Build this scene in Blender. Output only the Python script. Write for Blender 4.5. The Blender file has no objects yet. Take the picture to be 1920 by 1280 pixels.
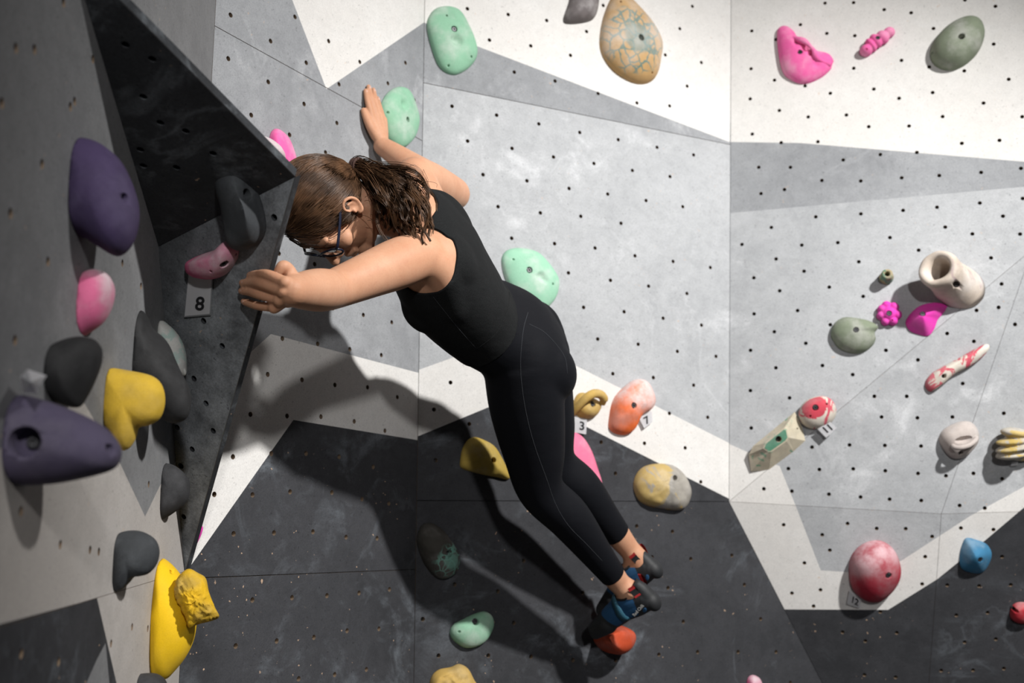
import bpy, bmesh, math, random
from mathutils import Vector, Matrix, noise
from mathutils.bvhtree import BVHTree
from mathutils.geometry import delaunay_2d_cdt
random.seed(7)
V = Vector
scn = bpy.context.scene
col = scn.collection

# ------------------------------------------------------------------ camera
FPX = 35.0 / 36.0 * 1920
CAM = V((0, 0, 1.2))
PITCH = math.atan(320 / FPX)
RIGHT = V((1, 0, 0))
FWD = V((0, math.cos(PITCH), math.sin(PITCH)))
UP = V((0, -math.sin(PITCH), math.cos(PITCH)))
cd = bpy.data.cameras.new('camera')
cam = bpy.data.objects.new('camera', cd)
col.objects.link(cam)
cd.lens = 35.0
cd.sensor_width = 36.0
cd.clip_start = 0.02
cam.location = CAM
cam.rotation_euler = (math.pi / 2 + PITCH, 0, 0)
cd.dof.use_dof = True
cd.dof.focus_distance = 2.05
cd.dof.aperture_fstop = 3.2
scn.camera = cam

# ------------------------------------------------------------------ light and exposure
scn.view_settings.view_transform = 'Standard'
scn.view_settings.look = 'None'
scn.view_settings.gamma = 1.0
scn.view_settings.use_curve_mapping = False
scn.view_settings.exposure = 0.0
world = bpy.data.worlds.new('gym_air')
scn.world = world
world.use_nodes = True
bg = world.node_tree.nodes['Background']
bg.inputs[0].default_value = (0.92, 0.95, 1.0, 1)
bg.inputs[1].default_value = 0.032


def spot(name, loc, aim, power, size, cone, blend, color=(1, 1, 1)):
    d = bpy.data.lights.new(name, 'SPOT')
    d.energy = power
    d.shadow_soft_size = size
    d.spot_size = math.radians(cone)
    d.spot_blend = blend
    d.color = color
    o = bpy.data.objects.new(name, d)
    col.objects.link(o)
    o.location = loc
    o.rotation_euler = (V(aim) - V(loc)).to_track_quat('-Z', 'Y').to_euler()
    return o


spot('ceiling_spotlight', (2.3, 0.1, 3.6), (0.5, 2.72, 1.35), 985, 0.075, 66, 0.85, (1.0, 0.985, 0.96))
spot('rear_spotlight', (0.75, -2.2, 2.5), (0.0, 2.4, 1.3), 255, 0.10, 62, 0.5, (1.0, 0.985, 0.97))


# ------------------------------------------------------------------ helpers
def ray(px, py):
    return ((px - 960) / FPX * RIGHT + (640 - py) / FPX * UP + FWD)


def at(px, py, d):
    """point seen at this pixel, d metres in front of the lens plane"""
    return CAM + ray(px, py) * d


class Plane:
    def __init__(s, o, n):
        s.o = V(o)
        s.n = V(n).normalized()
        s.u = V((0, 0, 1)).cross(s.n).normalized()
        s.v = s.n.cross(s.u)

    def hit(s, px, py):
        r = ray(px, py)
        return CAM + r * ((s.o - CAM).dot(s.n) / r.dot(s.n))

    def depth(s, px, py):
        return (s.hit(px, py) - CAM).dot(FWD)

    def to2(s, p):
        q = p - s.o
        return V((q.dot(s.u), q.dot(s.v)))

    def px2(s, px, py):
        return s.to2(s.hit(px, py))

    def p3(s, q, n=0.0):
        return s.o + s.u * q[0] + s.v * q[1] + s.n * n

    def mat(s, p):
        m = Matrix((s.u, s.v, s.n)).transposed().to_4x4()
        m.translation = p
        return m


def plane3(a, b, c):
    n = (b - a).cross(c - a).normalized()
    if n.dot(CAM - a) < 0:
        n = -n
    return Plane(a, n)


def link(name, me, mats=(), parent=None):
    o = bpy.data.objects.new(name, me)
    col.objects.link(o)
    for m in mats:
        me.materials.append(m)
    if parent is not None:
        o.parent = parent
    return o


def bm_obj(name, bm, mats=(), parent=None, smooth=True):
    me = bpy.data.meshes.new(name)
    bm.to_mesh(me)
    bm.free()
    if smooth:
        for p in me.polygons:
            p.use_smooth = True
    return link(name, me, mats, parent)


def tag(o, label=None, cat=None, group=None, kind=None):
    if label:
        o['label'] = label
    if cat:
        o['category'] = cat
    if group:
        o['group'] = group
    if kind:
        o['kind'] = kind
    return o


def empty(name, loc):
    o = bpy.data.objects.new(name, None)
    col.objects.link(o)
    o.location = loc
    o.empty_display_size = 0.05
    return o


def inside(p, poly):
    x, y = p[0], p[1]
    c = False
    n = len(poly)
    j = n - 1
    for i in range(n):
        xi, yi = poly[i][0], poly[i][1]
        xj, yj = poly[j][0], poly[j][1]
        if (yi > y) != (yj > y) and x < (xj - xi) * (y - yi) / (yj - yi) + xi:
            c = not c
        j = i
    return c


def inset(poly, g):
    a = sum(poly[i][0] * poly[(i + 1) % len(poly)][1] - poly[(i + 1) % len(poly)][0] * poly[i][1] for i in range(len(poly)))
    if a < 0:
        poly = poly[::-1]
    out = []
    n = len(poly)
    for i in range(n):
        p0, p1, p2 = V(poly[i - 1]), V(poly[i]), V(poly[(i + 1) % n])
        d1 = (p1 - p0).normalized()
        d2 = (p2 - p1).normalized()
        n1 = V((-d1.y, d1.x))
        n2 = V((-d2.y, d2.x))
        k = 1 + n1.dot(n2)
        out.append(p1 + (n1 + n2) * (g / max(k, 0.15)))
    return out


# ------------------------------------------------------------------ materials
class NT:
    def __init__(s, name):
        s.m = bpy.data.materials.new(name)
        s.m.use_nodes = True
        s.t = s.m.node_tree
        s.t.nodes.clear()
        s.out = s.t.nodes.new('ShaderNodeOutputMaterial')
        s.b = s.t.nodes.new('ShaderNodeBsdfPrincipled')
        s.t.links.new(s.b.outputs[0], s.out.inputs[0])
        tc = s.t.nodes.new('ShaderNodeTexCoord')
        s.obj = tc.outputs['Object']

    def set(s, k, v):
        if hasattr(v, 'links'):
            s.t.links.new(v, s.b.inputs[k])
        else:
            s.b.inputs[k].default_value = v

    def noise(s, scale, detail=3, rough=0.55, vec=None, dist=0.0, out='Fac'):
        n = s.t.nodes.new('ShaderNodeTexNoise')
        n.inputs['Scale'].default_value = scale
        n.inputs['Detail'].default_value = detail
        n.inputs['Roughness'].default_value = rough
        n.inputs['Distortion'].default_value = dist
        s.t.links.new(vec if vec is not None else s.obj, n.inputs['Vector'])
        return n.outputs[out]

    def voro(s, scale, feature='F1', vec=None, out='Distance'):
        n = s.t.nodes.new('ShaderNodeTexVoronoi')
        n.feature = feature
        n.inputs['Scale'].default_value = scale
        s.t.links.new(vec if vec is not None else s.obj, n.inputs['Vector'])
        return n.outputs[out]

    def ramp(s, f, a, b, lo=0.0, hi=1.0):
        n = s.t.nodes.new('ShaderNodeMapRange')
        n.interpolation_type = 'SMOOTHSTEP'
        n.inputs[1].default_value = a
        n.inputs[2].default_value = b
        n.inputs[3].default_value = lo
        n.inputs[4].default_value = hi
        s.t.links.new(f, n.inputs[0])
        return n.outputs[0]

    def mul(s, a, b, op='MULTIPLY'):
        n = s.t.nodes.new('ShaderNodeMath')
        n.operation = op
        for i, q in enumerate((a, b)):
            if hasattr(q, 'links'):
                s.t.links.new(q, n.inputs[i])
            else:
                n.inputs[i].default_value = q
        return n.outputs[0]

    def mix(s, f, a, b):
        n = s.t.nodes.new('ShaderNodeMix')
        n.data_type = 'RGBA'
        for i, q in ((0, f), (6, a), (7, b)):
            if hasattr(q, 'links'):
                s.t.links.new(q, n.inputs[i])
            else:
                n.inputs[i].default_value = q if i == 0 else (*q[:3], 1)
        return n.outputs[2]

    def mapping(s, scale=(1, 1, 1), rot=(0, 0, 0), vec=None):
        n = s.t.nodes.new('ShaderNodeMapping')
        n.inputs['Scale'].default_value = scale
        n.inputs['Rotation'].default_value = rot
        s.t.links.new(vec if vec is not None else s.obj, n.inputs['Vector'])
        return n.outputs[0]

    def along(s, d, lo, hi):
        n = s.t.nodes.new('ShaderNodeVectorMath')
        n.operation = 'DOT_PRODUCT'
        s.t.links.new(s.obj, n.inputs[0])
        n.inputs[1].default_value = d
        return s.ramp(n.outputs['Value'], lo, hi)

    def bump(s, h, strength=0.3, dist=0.002):
        n = s.t.nodes.new('ShaderNodeBump')
        n.inputs['Strength'].default_value = strength
        n.inputs['Distance'].default_value = dist
        s.t.links.new(h, n.inputs['Height'])
        s.t.links.new(n.outputs[0], s.b.inputs['Normal'])


def paint_mat(name, base, var, chalk, chalk_amt, chip=(0.55, 0.38, 0.26), chip_amt=0.5, seed=0.0, streak=0.0, rough=0.85, wear_light=None):
    """rolled wall paint over plywood: mottled, chalk smudges, tiny chips to bare wood"""
    k = NT(name)
    vec = k.mapping((1, 1, 1), (seed, seed * 0.7, seed * 0.3))
    big = k.noise(2.6, 4, 0.6, vec)
    c = k.mix(k.ramp(big, 0.32, 0.68), base, var)
    mid = k.noise(16, 6, 0.72, vec)
    c = k.mix(k.mul(k.ramp(mid, 0.36, 0.7), 0.65), c, var)
    arc = k.noise(3.4, 5, 0.6, vec, dist=0.9)
    c = k.mix(k.mul(k.mul(k.ramp(arc, 0.47, 0.505), k.ramp(arc, 0.54, 0.505)), k.mul(k.ramp(k.noise(4.4, 3, 0.5, vec), 0.5, 0.66), chalk_amt * 0.24)), c, chalk)
    c = k.mix(k.mul(k.ramp(k.noise(38, 4, 0.7, vec), 0.4, 0.75), 0.30), c, tuple(x * 0.72 for x in base))
    sm = k.noise(6.5, 6, 0.66, vec, dist=0.35)
    sm2 = k.noise(1.7, 3, 0.5, vec)
    mask = k.mul(k.mul(k.ramp(sm, 0.52, 0.78), k.ramp(sm2, 0.4, 0.62)), chalk_amt)
    c = k.mix(mask, c, chalk)
    if streak > 0:
        sv = k.mapping((14, 14, 2.2), (0, 0, 0), vec)
        st = k.noise(1.0, 5, 0.65, sv, dist=0.6)
        c = k.mix(k.mul(k.mul(k.ramp(st, 0.55, 0.8), k.ramp(sm2, 0.38, 0.6)), streak), c, chalk)
    if wear_light is not None:
        # chalk rubbed in along one edge, with light falling there painted in too
        wm = k.along(*wear_light[:3])
        wn = k.mul(k.ramp(k.noise(11, 6, 0.7, vec), 0.30, 0.72), wm)
        c = k.mix(k.mul(wn, wear_light[3]), c, chalk)
        c = k.mix(k.mul(wm, 0.16), c, chalk)
    fine = k.noise(260, 2, 0.7, vec)
    c = k.mix(k.ramp(fine, 0.25, 0.75, 0.0, 0.34), c, tuple(x * 0.55 for x in base))
    c = k.mix(k.mul(k.ramp(k.noise(130, 2, 0.6, vec), 0.66, 0.72), 0.5), c, tuple(x * 0.45 for x in base))
    sp = k.noise(85, 2, 0.5, vec)
    gate = k.noise(6, 2, 0.5, vec)
    chipm = k.mul(k.mul(k.ramp(sp, 0.715, 0.74), k.ramp(gate, 0.5, 0.6)), chip_amt)
    c = k.mix(chipm, c, chip)
    k.set('Base Color', c)
    k.set('Roughness', rough)
    k.set('Specular IOR Level', 0.25)
    h = k.mul(k.mul(fine, 0.6), k.mul(k.noise(70, 3, 0.6, vec), 0.8), 'ADD')
    k.bump(h, 0.35, 0.0012)
    return k.m


M = {}
M['gray'] = paint_mat('grey_wall_paint', (0.252, 0.260, 0.274), (0.345, 0.355, 0.37), (0.60, 0.61, 0.63), 0.75, seed=0.3, chip_amt=0.6)
M['pale'] = paint_mat('pale_grey_wall_paint', (0.365, 0.375, 0.39), (0.47, 0.48, 0.495), (0.70, 0.71, 0.73), 0.85, seed=6.3, chip_amt=0.6)
M['white'] = paint_mat('white_wall_paint', (0.76, 0.745, 0.725), (0.69, 0.67, 0.645), (0.80, 0.80, 0.80), 0.5, seed=1.1, chip_amt=0.5)
M['dark'] = paint_mat('charcoal_wall_paint', (0.031, 0.032, 0.036), (0.052, 0.053, 0.059), (0.21, 0.235, 0.265), 0.7, seed=2.2, chip_amt=0.8, streak=0.5)
M['black'] = paint_mat('black_volume_paint', (0.014, 0.0145, 0.016), (0.042, 0.045, 0.05), (0.30, 0.33, 0.36), 0.95, seed=3.2, chip_amt=0.5, streak=0.5)
M['gray_dimmed'] = paint_mat('side_wall_grey_paint_dimmed', (0.185, 0.187, 0.193), (0.245, 0.247, 0.252), (0.33, 0.33, 0.34), 0.5, seed=4.2, chip_amt=0.4)  # grey darker than on the other walls: weaker light put into the colour
M['white_dimmed'] = paint_mat('side_wall_white_paint_dimmed', (0.50, 0.47, 0.445), (0.41, 0.38, 0.355), (0.46, 0.45, 0.44), 0.5, seed=5.2, chip_amt=0.4)  # white dulled likewise, the dimmer light on this wall painted in


def plain(name, c, rough=0.7, metal=0.0, spec=0.4, bump=0.0, scale=200):
    k = NT(name)
    k.set('Base Color', (*c, 1))
    k.set('Roughness', rough)
    k.set('Metallic', metal)
    k.set('Specular IOR Level', spec)
    if bump:
        k.bump(k.noise(scale, 3), bump, 0.001)
    return k.m


M['worn'] = plain('worn_panel_edge', (0.13, 0.125, 0.12), 0.9, bump=0.3)
M['ply'] = plain('plywood_edge', (0.19, 0.135, 0.09), 0.9, bump=0.3)
M['nut'] = plain('blackened_tee_nut', (0.012, 0.011, 0.010), 0.6)
M['steel'] = plain('black_oxide_steel', (0.10, 0.10, 0.105), 0.42, 0.8)
M['back'] = plain('framing_timber', (0.05, 0.045, 0.04), 0.9)
M['mat'] = plain('vinyl_crash_mat', (0.035, 0.036, 0.04), 0.6, bump=0.2)
M['card'] = plain('white_card', (0.80, 0.80, 0.82), 0.55)
M['lam'] = plain('clear_laminate_edge', (0.42, 0.43, 0.45), 0.25, spec=0.6)
M['ink'] = plain('black_ink', (0.012, 0.012, 0.014), 0.6)


def hold_mat(name, c, chalk=0.35, alt=None, alt_scale=9, alt_lo=0.48, alt_hi=0.54, chalk_col=(0.78, 0.75, 0.74), rough=0.78, bump=0.25,
             chalk_scale=11, seed=0.0, var=0.75, veins=None, grip=None, alt_side=None):
    """moulded polyurethane / resin: grainy, chalked, sometimes swirled with a second colour"""
    k = NT(name)
    vec = k.mapping((1, 1, 1), (seed, seed * 1.7, seed * 0.6))
    base = k.mix(k.ramp(k.noise(18, 4, 0.6, vec), 0.35, 0.7), c, tuple(x * var for x in c))
    if alt is not None:
        n = k.noise(alt_scale, 4, 0.6, vec, dist=1.5)
        if alt_side is not None:
            n = k.mul(n, k.mul(k.along(*alt_side), 0.22), 'ADD')
        base = k.mix(k.ramp(n, alt_lo, alt_hi), base, alt)
    if veins is not None:
        # second resin poured over the middle, bleeding out in branching veins
        cx, cy, r0, r1, vc, vs_ = veins
        sub = k.t.nodes.new('ShaderNodeVectorMath')
        sub.operation = 'DISTANCE'
        k.t.links.new(k.mapping((1, 1, 0)), sub.inputs[0])
        sub.inputs[1].default_value = (cx, cy, 0)
        dist_ = k.mul(sub.outputs['Value'], k.mul(k.noise(16, 4, 0.6), 0.05), 'ADD')
        pool = k.ramp(dist_, r0 + 0.03, r0 + 0.012)
        wob = k.t.nodes.new('ShaderNodeVectorMath')
        wob.operation = 'MULTIPLY_ADD'
        k.t.links.new(k.noise(14, 3, 0.6, out='Color'), wob.inputs[0])
        wob.inputs[1].default_value = (0.05, 0.05, 0.05)
        k.t.links.new(k.obj, wob.inputs[2])
        line = k.mul(k.ramp(k.voro(vs_, 'DISTANCE_TO_EDGE', wob.outputs[0]), 0.085, 0.045), k.ramp(dist_, r1 + 0.03, r1 + 0.01))
        base = k.mix(k.mul(line, 0.9), base, vc)
        base = k.mix(k.mul(pool, 0.75), base, vc)
    m = k.mul(k.ramp(k.noise(chalk_scale, 5, 0.62, vec), 0.42, 0.72), chalk)
    if grip is not None:                       # chalk only where hands take hold
        m = k.mul(k.mul(m, 0.35), k.mul(k.along(*grip), k.ramp(k.noise(chalk_scale * 2, 5, 0.65, vec), 0.2, 0.62, 0.0, chalk)), 'ADD')
    base = k.mix(m, base, chalk_col)
    fine = k.noise(420, 2, 0.6, vec)
    base = k.mix(k.ramp(fine, 0.3, 0.8, 0.0, 0.18), base, tuple(x * 0.5 for x in c))
    k.set('Base Color', base)
    k.set('Roughness', rough)
    k.set('Specular IOR Level', 0.3)
    k.bump(k.mul(fine, k.mul(k.noise(90, 4, 0.6, vec), 1.4), 'ADD'), bump, 0.0012)
    return k.m


# ------------------------------------------------------------------ wall planes
S = 2.86                                   # distance of the inner corner
cornBC = V((0, 0, 0)) + at(786, 640, S)
dirB = V((0.53, 0.85, 0)).normalized()
dirC = V((0.915, 0.403, 0)).normalized()
PB = Plane(cornBC, V((dirB.y, -dirB.x, 0)))
PC = Plane(cornBC, V((dirC.y, -dirC.x, 0)))
cornLB = PB.hit(370, 640)
dirL = V((-0.127, 0.99, 0)).normalized()
PL = Plane(cornLB, V((dirL.y, -dirL.x, 0)))
v0 = PC.hit(1371, -60)
v1 = PC.hit(1367, 940)
v2 = PC.hit(1552, 1300)
dirR = V((0.955, -0.297, 0)).normalized()
PR1 = plane3(v0, v1, v1 + dirR)
Dp = PR1.hit(1935, 468)
Mp = CAM + (PR1.hit(1765, 963) - CAM) * 1.035
PR2 = plane3(v1, Mp, Dp)
PR3 = plane3(v1, v2, Mp)
Ep = PR3.hit(2060, 955)
PR4 = plane3(Mp, Ep, Dp)
TOP, BOT = 3.6, 0.0
print('depths: B@710,220 %.3f  C@1170,1180 %.3f  C@980,640 %.3f R@1700,500 %.3f L@100,640 %.3f L@300,640 %.3f' % (
    PB.depth(710, 220), PC.depth(1170, 1180), PC.depth(980, 640), PR1.depth(1700, 500), PL.depth(100, 640), PL.depth(300, 640)))


def zpt(pl, px, py, z):
    """point on the plane in the same vertical line of the wall as a pixel, at height z"""
    p = pl.hit(px, py)
    k = (z - p.z) / pl.v.z
    return pl.to2(p + pl.v * k)


HOLE_R = 0.0062


def panel(name, parent, pl, outline, holes, paints, mats, gap=0.001, thick=0.018, edge=None):
    """one plywood sheet: outline and paint areas are exact edges in the mesh, every tee-nut hole is cut through it"""
    o2 = inset(outline, gap)
    verts = [V(q) for q in o2]
    n = len(verts)
    edges = [(i, (i + 1) % n) for i in range(n)]
    rings = []
    for h in holes:
        if not inside(h, o2):
            continue
        dmin = min(((V(h) - V(o2[i])) - (V(o2[(i + 1) % n]) - V(o2[i])) * max(0, min(1, (V(h) - V(o2[i])).dot(V(o2[(i + 1) % n]) - V(o2[i])) / max(1e-9, (V(o2[(i + 1) % n]) - V(o2[i])).length_squared)))).length for i in range(n))
        if dmin < HOLE_R * 1.25:
            continue
        a0 = random.random()
        ring = [V((h[0] + HOLE_R * math.cos(a0 + k * math.tau / 12), h[1] + HOLE_R * math.sin(a0 + k * math.tau / 12))) for k in range(12)]
        rings.append(ring)
        b = len(verts)
        verts += ring
        edges += [(b + k, b + (k + 1) % 12) for k in range(12)]
    polys = []
    for mi, poly in paints:
        b = len(verts)
        verts += [V(q) for q in poly]
        edges += [(b + k, b + (k + 1) % len(poly)) for k in range(len(poly))]
        polys.append((mi, poly))
    cv, ce, cf = delaunay_2d_cdt(verts, edges, [], 0, 1e-6)[:3]
    bm = bmesh.new()
    vs = {}

    def gv(i):
        if i not in vs:
            vs[i] = bm.verts.new(pl.p3(cv[i]))
        return vs[i]
    for f in cf:
        c = (cv[f[0]] + cv[f[1]] + cv[f[2]]) / 3
        if not inside(c, o2) or any((c - r[0]).length < 3 * HOLE_R and inside(c, r) for r in rings):
            continue
        fc = bm.faces.new([gv(i) for i in f])
        fc.normal_update()
        if fc.normal.dot(pl.n) < 0:
            fc.normal_flip()
        for mi, poly in polys:
            if inside(c, poly):
                fc.material_index = mi
    nm = len(mats)

    def skirt(loop, depth, mi, cap=None):
        a = [bm.verts.new(pl.p3(q)) for q in loop]
        b = [bm.verts.new(pl.p3(q, -depth)) for q in loop]
        m = len(loop)
        for i in range(m):
            f = bm.faces.new((a[i], b[i], b[(i + 1) % m], a[(i + 1) % m]))
            f.material_index = mi
        if cap is not None:
            f = bm.faces.new(b)
            f.material_index = cap
    skirt(o2, thick, nm)
    for r in rings:
        skirt(r, 0.015, nm, nm + 1)
    return bm_obj(name, bm, list(mats) + [edge or M['ply'], M['nut']], parent, smooth=False)


def slab(name, pls_polys, off=0.024, thick=0.03):
    """the framing sheet behind the panels: the wall object itself"""
    bm = bmesh.new()
    for pl, poly in pls_polys:
        a = [bm.verts.new(pl.p3(q, -off)) for q in poly]
        b = [bm.verts.new(pl.p3(q, -off - thick)) for q in poly]
        m = len(poly)
        bm.faces.new(a)
        bm.faces.new(b[::-1])
        for i in range(m):
            bm.faces.new((a[i], b[i], b[(i + 1) % m], a[(i + 1) % m]))
    bmesh.ops.recalc_face_normals(bm, faces=bm.faces)
    o = bm_obj(name, bm, [M['back']], None, smooth=False)
    o['kind'] = 'structure'
    return o


def crop(ox, oy, s, pts):
    return [(ox + s * x, oy + s * y) for x, y in pts]


H_ALL = []
for grp in (
    crop(760, 0, .328, [(355, 50), (588, 83), (808, 117), (1036, 180), (481, 229), (717, 262), (944, 316), (623, 412), (856, 463), (1102, 534), (1324, 588), (1511, 605), (1131, 31), (1641, 36), (1569, 164), (1486, 314), (1692, 357), (1611, 492), (267, 607), (522, 658), (763, 708), (997, 757), (1217, 798), (1439, 842), (1648, 885), (356, 806), (610, 848), (847, 897), (1078, 934), (1298, 974), (1513, 1009), (444, 998), (695, 1033), (936, 1077), (1157, 1109), (1376, 1146), (1586, 1181), (530, 1181), (772, 1216), (1003, 1236), (1233, 1276)]),
    crop(920, 440, .4062, [(97, 16), (295, 41), (482, 61), (666, 97), (842, 123), (1014, 151), (359, 176), (553, 210), (729, 237), (906, 271), (429, 335), (616, 355), (796, 385), (973, 417), (494, 481), (681, 505), (862, 538), (1040, 561), (564, 641), (751, 659), (937, 694), (825, 824), (1002, 842), (510, 957), (710, 962), (898, 983), (576, 1101), (970, 1140)]),
    crop(700, 520, .375, [(386, 525), (303, 660), (480, 732), (311, 914), (92, 224), (40, 388), (120, 598), (58, 766)]),
    crop(960, 860, .328, [(592, 83), (713, 384), (917, 415), (1022, 571), (801, 561), (892, 737), (979, 930), (66, 582), (403, 765), (10, 938), (108, 1130), (348, 1150), (592, 1152), (840, 1118), (1061, 1103)]),
    crop(700, 800, .375, [(753, 668), (1047, 830), (406, 788), (703, 982), (247, 961), (326, 1143), (575, 1143), (788, 1148), (622, 822)]),
    crop(1360, 760, .4064, [(30, 691), (88, 826), (163, 984), (59, 1136), (234, 1136), (300, 1278)]),
    crop(1360, 0, .328, [(570, 18), (733, 15), (908, 55), (1062, 73), (1370, 0), (1544, 36), (151, 177), (289, 226), (429, 141), (580, 191), (740, 204), (1190, 163), (1534, 252), (147, 393), (281, 458), (456, 491), (600, 533), (734, 390), (849, 509), (1007, 345), (1165, 383), (1366, 405), (1620, 453), (142, 565), (309, 631), (474, 668), (692, 657), (993, 562), (1185, 529), (1476, 589), (1242, 666), (820, 724), (1050, 720), (1697, 667), (154, 766), (319, 815), (529, 810), (886, 883), (1095, 871), (1352, 819), (1567, 802), (191, 956), (372, 956), (674, 914), (1008, 1016), (1223, 1003), (1462, 985), (1690, 962), (204, 1106), (338, 1083), (552, 1031), (774, 1034), (517, 1239), (775, 1222), (1016, 1202), (1210, 1184), (1455, 1160), (1587, 1235), (1700, 1134)]),
    crop(1360, 400, .328, [(517, 20), (775, 5), (1587, 16), (263, 80), (1257, 78), (1412, 117), (1685, 118), (95, 177), (437, 181), (643, 167), (941, 138), (1105, 210), (290, 260), (450, 330), (163, 368), (763, 276), (1519, 254), (311, 442), (594, 421), (788, 474), (1579, 403), (164, 574), (413, 555), (600, 636), (1436, 554), (1562, 537), (1656, 634), (280, 676), (460, 742), (918, 782), (1268, 686), (1421, 731), (144, 782), (289, 882), (555, 869), (728, 921), (1101, 837), (1553, 839), (143, 1012), (367, 1054), (852, 1045), (1037, 1045), (1357, 972), (1466, 1039), (893, 1163), (1098, 1168), (1298, 1163), (1592, 1142), (148, 1226)]),
    crop(1360, 760, .4064, [(119, 104), (400, 192), (573, 182), (736, 184), (903, 187), (722, 54), (886, 57), (1048, 53), (1285, 37), (291, 291), (434, 295), (590, 292), (738, 301), (889, 313), (1018, 324), (1145, 313), (1277, 338), (178, 384), (307, 395), (478, 409), (624, 422), (758, 432), (904, 438), (1081, 461), (1197, 473), (1330, 484), (269, 550), (447, 596), (564, 544), (698, 567), (832, 568), (1087, 565), (1237, 572), (954, 604), (482, 667), (365, 726), (307, 865), (439, 850), (922, 697), (908, 823), (1024, 828), (1171, 832), (1317, 827), (1277, 697), (407, 925), (715, 951), (541, 1045), (791, 1048), (646, 1086), (1066, 967), (1210, 955), (1104, 1091), (1248, 1077), (996, 1222), (1143, 1220), (1285, 1213), (642, 1242), (786, 1253)]),
    crop(0, 0, .336, [(1287, 84), (1510, 229), (1646, 94), (1274, 327), (1497, 457), (1709, 350), (1834, 229), (1402, 642), (1697, 580), (1616, 752), (1880, 686), (1817, 850), (1892, 470)]),
    crop(400, 100, .4219, [(651, 38), (776, 133), (854, 42), (894, 208)]),
    crop(320, 560, .4374, [(479, 170), (630, 193), (768, 216), (902, 242), (416, 324), (563, 347), (704, 369), (844, 379), (972, 420), (342, 495), (499, 502), (644, 505), (787, 525), (920, 567), (267, 677), (431, 663), (580, 663), (722, 677), (868, 720), (187, 838), (351, 840), (512, 827), (691, 830), (820, 858), (270, 1007), (443, 1003), (610, 998), (752, 1021), (885, 1026), (695, 40), (826, 69), (947, 101), (935, 877)]),
    crop(320, 1040, .25, [(613, 338), (910, 320), (1172, 305), (1413, 285), (488, 683), (795, 645), (1074, 618), (1323, 568), (1562, 553), (960, 928), (1230, 897), (1468, 858), (1890, 485), (1641, 258)]),
    [(590, 495), (523, 475)],
):
    for q in grp:
        if all((q[0] - p[0]) ** 2 + (q[1] - p[1]) ** 2 > 121 for p in H_ALL):
            H_ALL.append(q)
H_L = crop(0, 0, .336, [(193, 275), (518, 330), (393, 595), (235, 915), (355, 15), (10, 575)]) + crop(0, 420, .375, [(240, 187), (612, 195), (705, 310), (75, 580)]) + \
    crop(0, 860, .328, [(345, 490), (515, 520), (120, 300), (565, 530), (635, 1055), (845, 970), (755, 960), (850, 145)]) + [(30, 90), (20, 400), (250, 130), (140, 190), (40, 1225), (110, 1240)]
H_V = crop(0, 0, .336, [(800, 540), (895, 685), (1037, 732), (783, 835), (1190, 857), (985, 935), (800, 925), (1530, 1213), (700, 250), (850, 330)]) + \
    crop(0, 420, .375, [(1018, 484), (1111, 610), (970, 772), (1030, 896), (886, 1016), (961, 1125), (903, 1208), (1066, 1033)]) + \
    crop(0, 860, .328, [(1035, 40), (1030, 300), (1025, 373), (1040, 452), (1050, 330)])


def holes(pl, pts):
    return [pl.px2(*p) for p in pts]


def pxs(pl, pts):
    return [pl.px2(*p) if len(p) == 2 else zpt(pl, *p) for p in pts]


# ---- floor and walls
bm = bmesh.new()
bmesh.ops.create_cube(bm, size=1.0)
bmesh.ops.scale(bm, vec=(6.5, 8.0, 0.3), verts=bm.verts)
bmesh.ops.translate(bm, vec=(1.0, 0.6, -0.155), verts=bm.verts)
fl = bm_obj('floor', bm, [M['mat']], None, smooth=False)
fl['kind'] = 'structure'

GW, WW, DW, PW = 0, 1, 2, 3
W3 = [M['gray'], M['white'], M['dark'], M['pale']]
# wall C, straight ahead
paC = [(PW, pxs(PC, [(700, 136), (795, 155), (1369.5, 271), (1500, 297), (1500, 1100), (700, 1100)])),
       (WW, pxs(PC, [(700, -1100), (795, 42), (893, 86), (1368, 266), (1400, -1100)])),
       (WW, pxs(PC, [(740, 710), (780, 695), (966, 628), (1420, 857), (1420, 966), (1364, 933), (977, 738), (773, 822), (740, 836)])),
       (DW, pxs(PC, [(740, 836), (773, 822), (977, 738), (1364, 933), (1420, 966), (1800, 1150), (2600, 2600), (500, 2600)]))]
c_ul, c_um, c_ll = (795, 155), (1369.5, 271), (772, 937)
tl2, bl2 = zpt(PC, 786, 640, TOP), zpt(PC, 786, 640, BOT)


def on_corner(pl, corner, py, side):
    """point of the vertical corner line seen at pixel row py, as 2-D on the plane"""
    lo, hi = -3.0, 3.0
    for _ in range(50):
        mid = (lo + hi) / 2
        p = corner + V((0, 0, mid))
        q = p - CAM
        y = 640 - q.dot(UP) / q.dot(FWD) * FPX
        if y > py:
            lo = mid
        else:
            hi = mid
    return pl.to2(corner + V((0, 0, lo)))


def ext(pl, a, b, z):
    """continue the edge a->b (2-D) until height z"""
    A, B = pl.p3(a), pl.p3(b)
    t = (z - A.z) / (B.z - A.z)
    return pl.to2(A + (B - A) * t)


q0, q1, q2 = PC.to2(v0), PC.to2(v1), PC.to2(v2)
cTopR = ext(PC, q1, q0, TOP)
cBotR = ext(PC, q1, q2, BOT)
kUL = on_corner(PC, cornBC, 155, 0)
kLL = on_corner(PC, cornBC, 938, 0)
mUR = PC.px2(*c_um)
wall_back = slab('wall_back', [(PC, [tl2, bl2, cBotR, q1, cTopR])])
hC = holes(PC, H_ALL)
for poly in ([tl2, kUL, mUR, cTopR], [kUL, kLL, q1, mUR], [kLL, bl2, cBotR, q1]):
    panel('panel', wall_back, PC, poly, hC, paC, W3, gap=0.0009)

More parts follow.
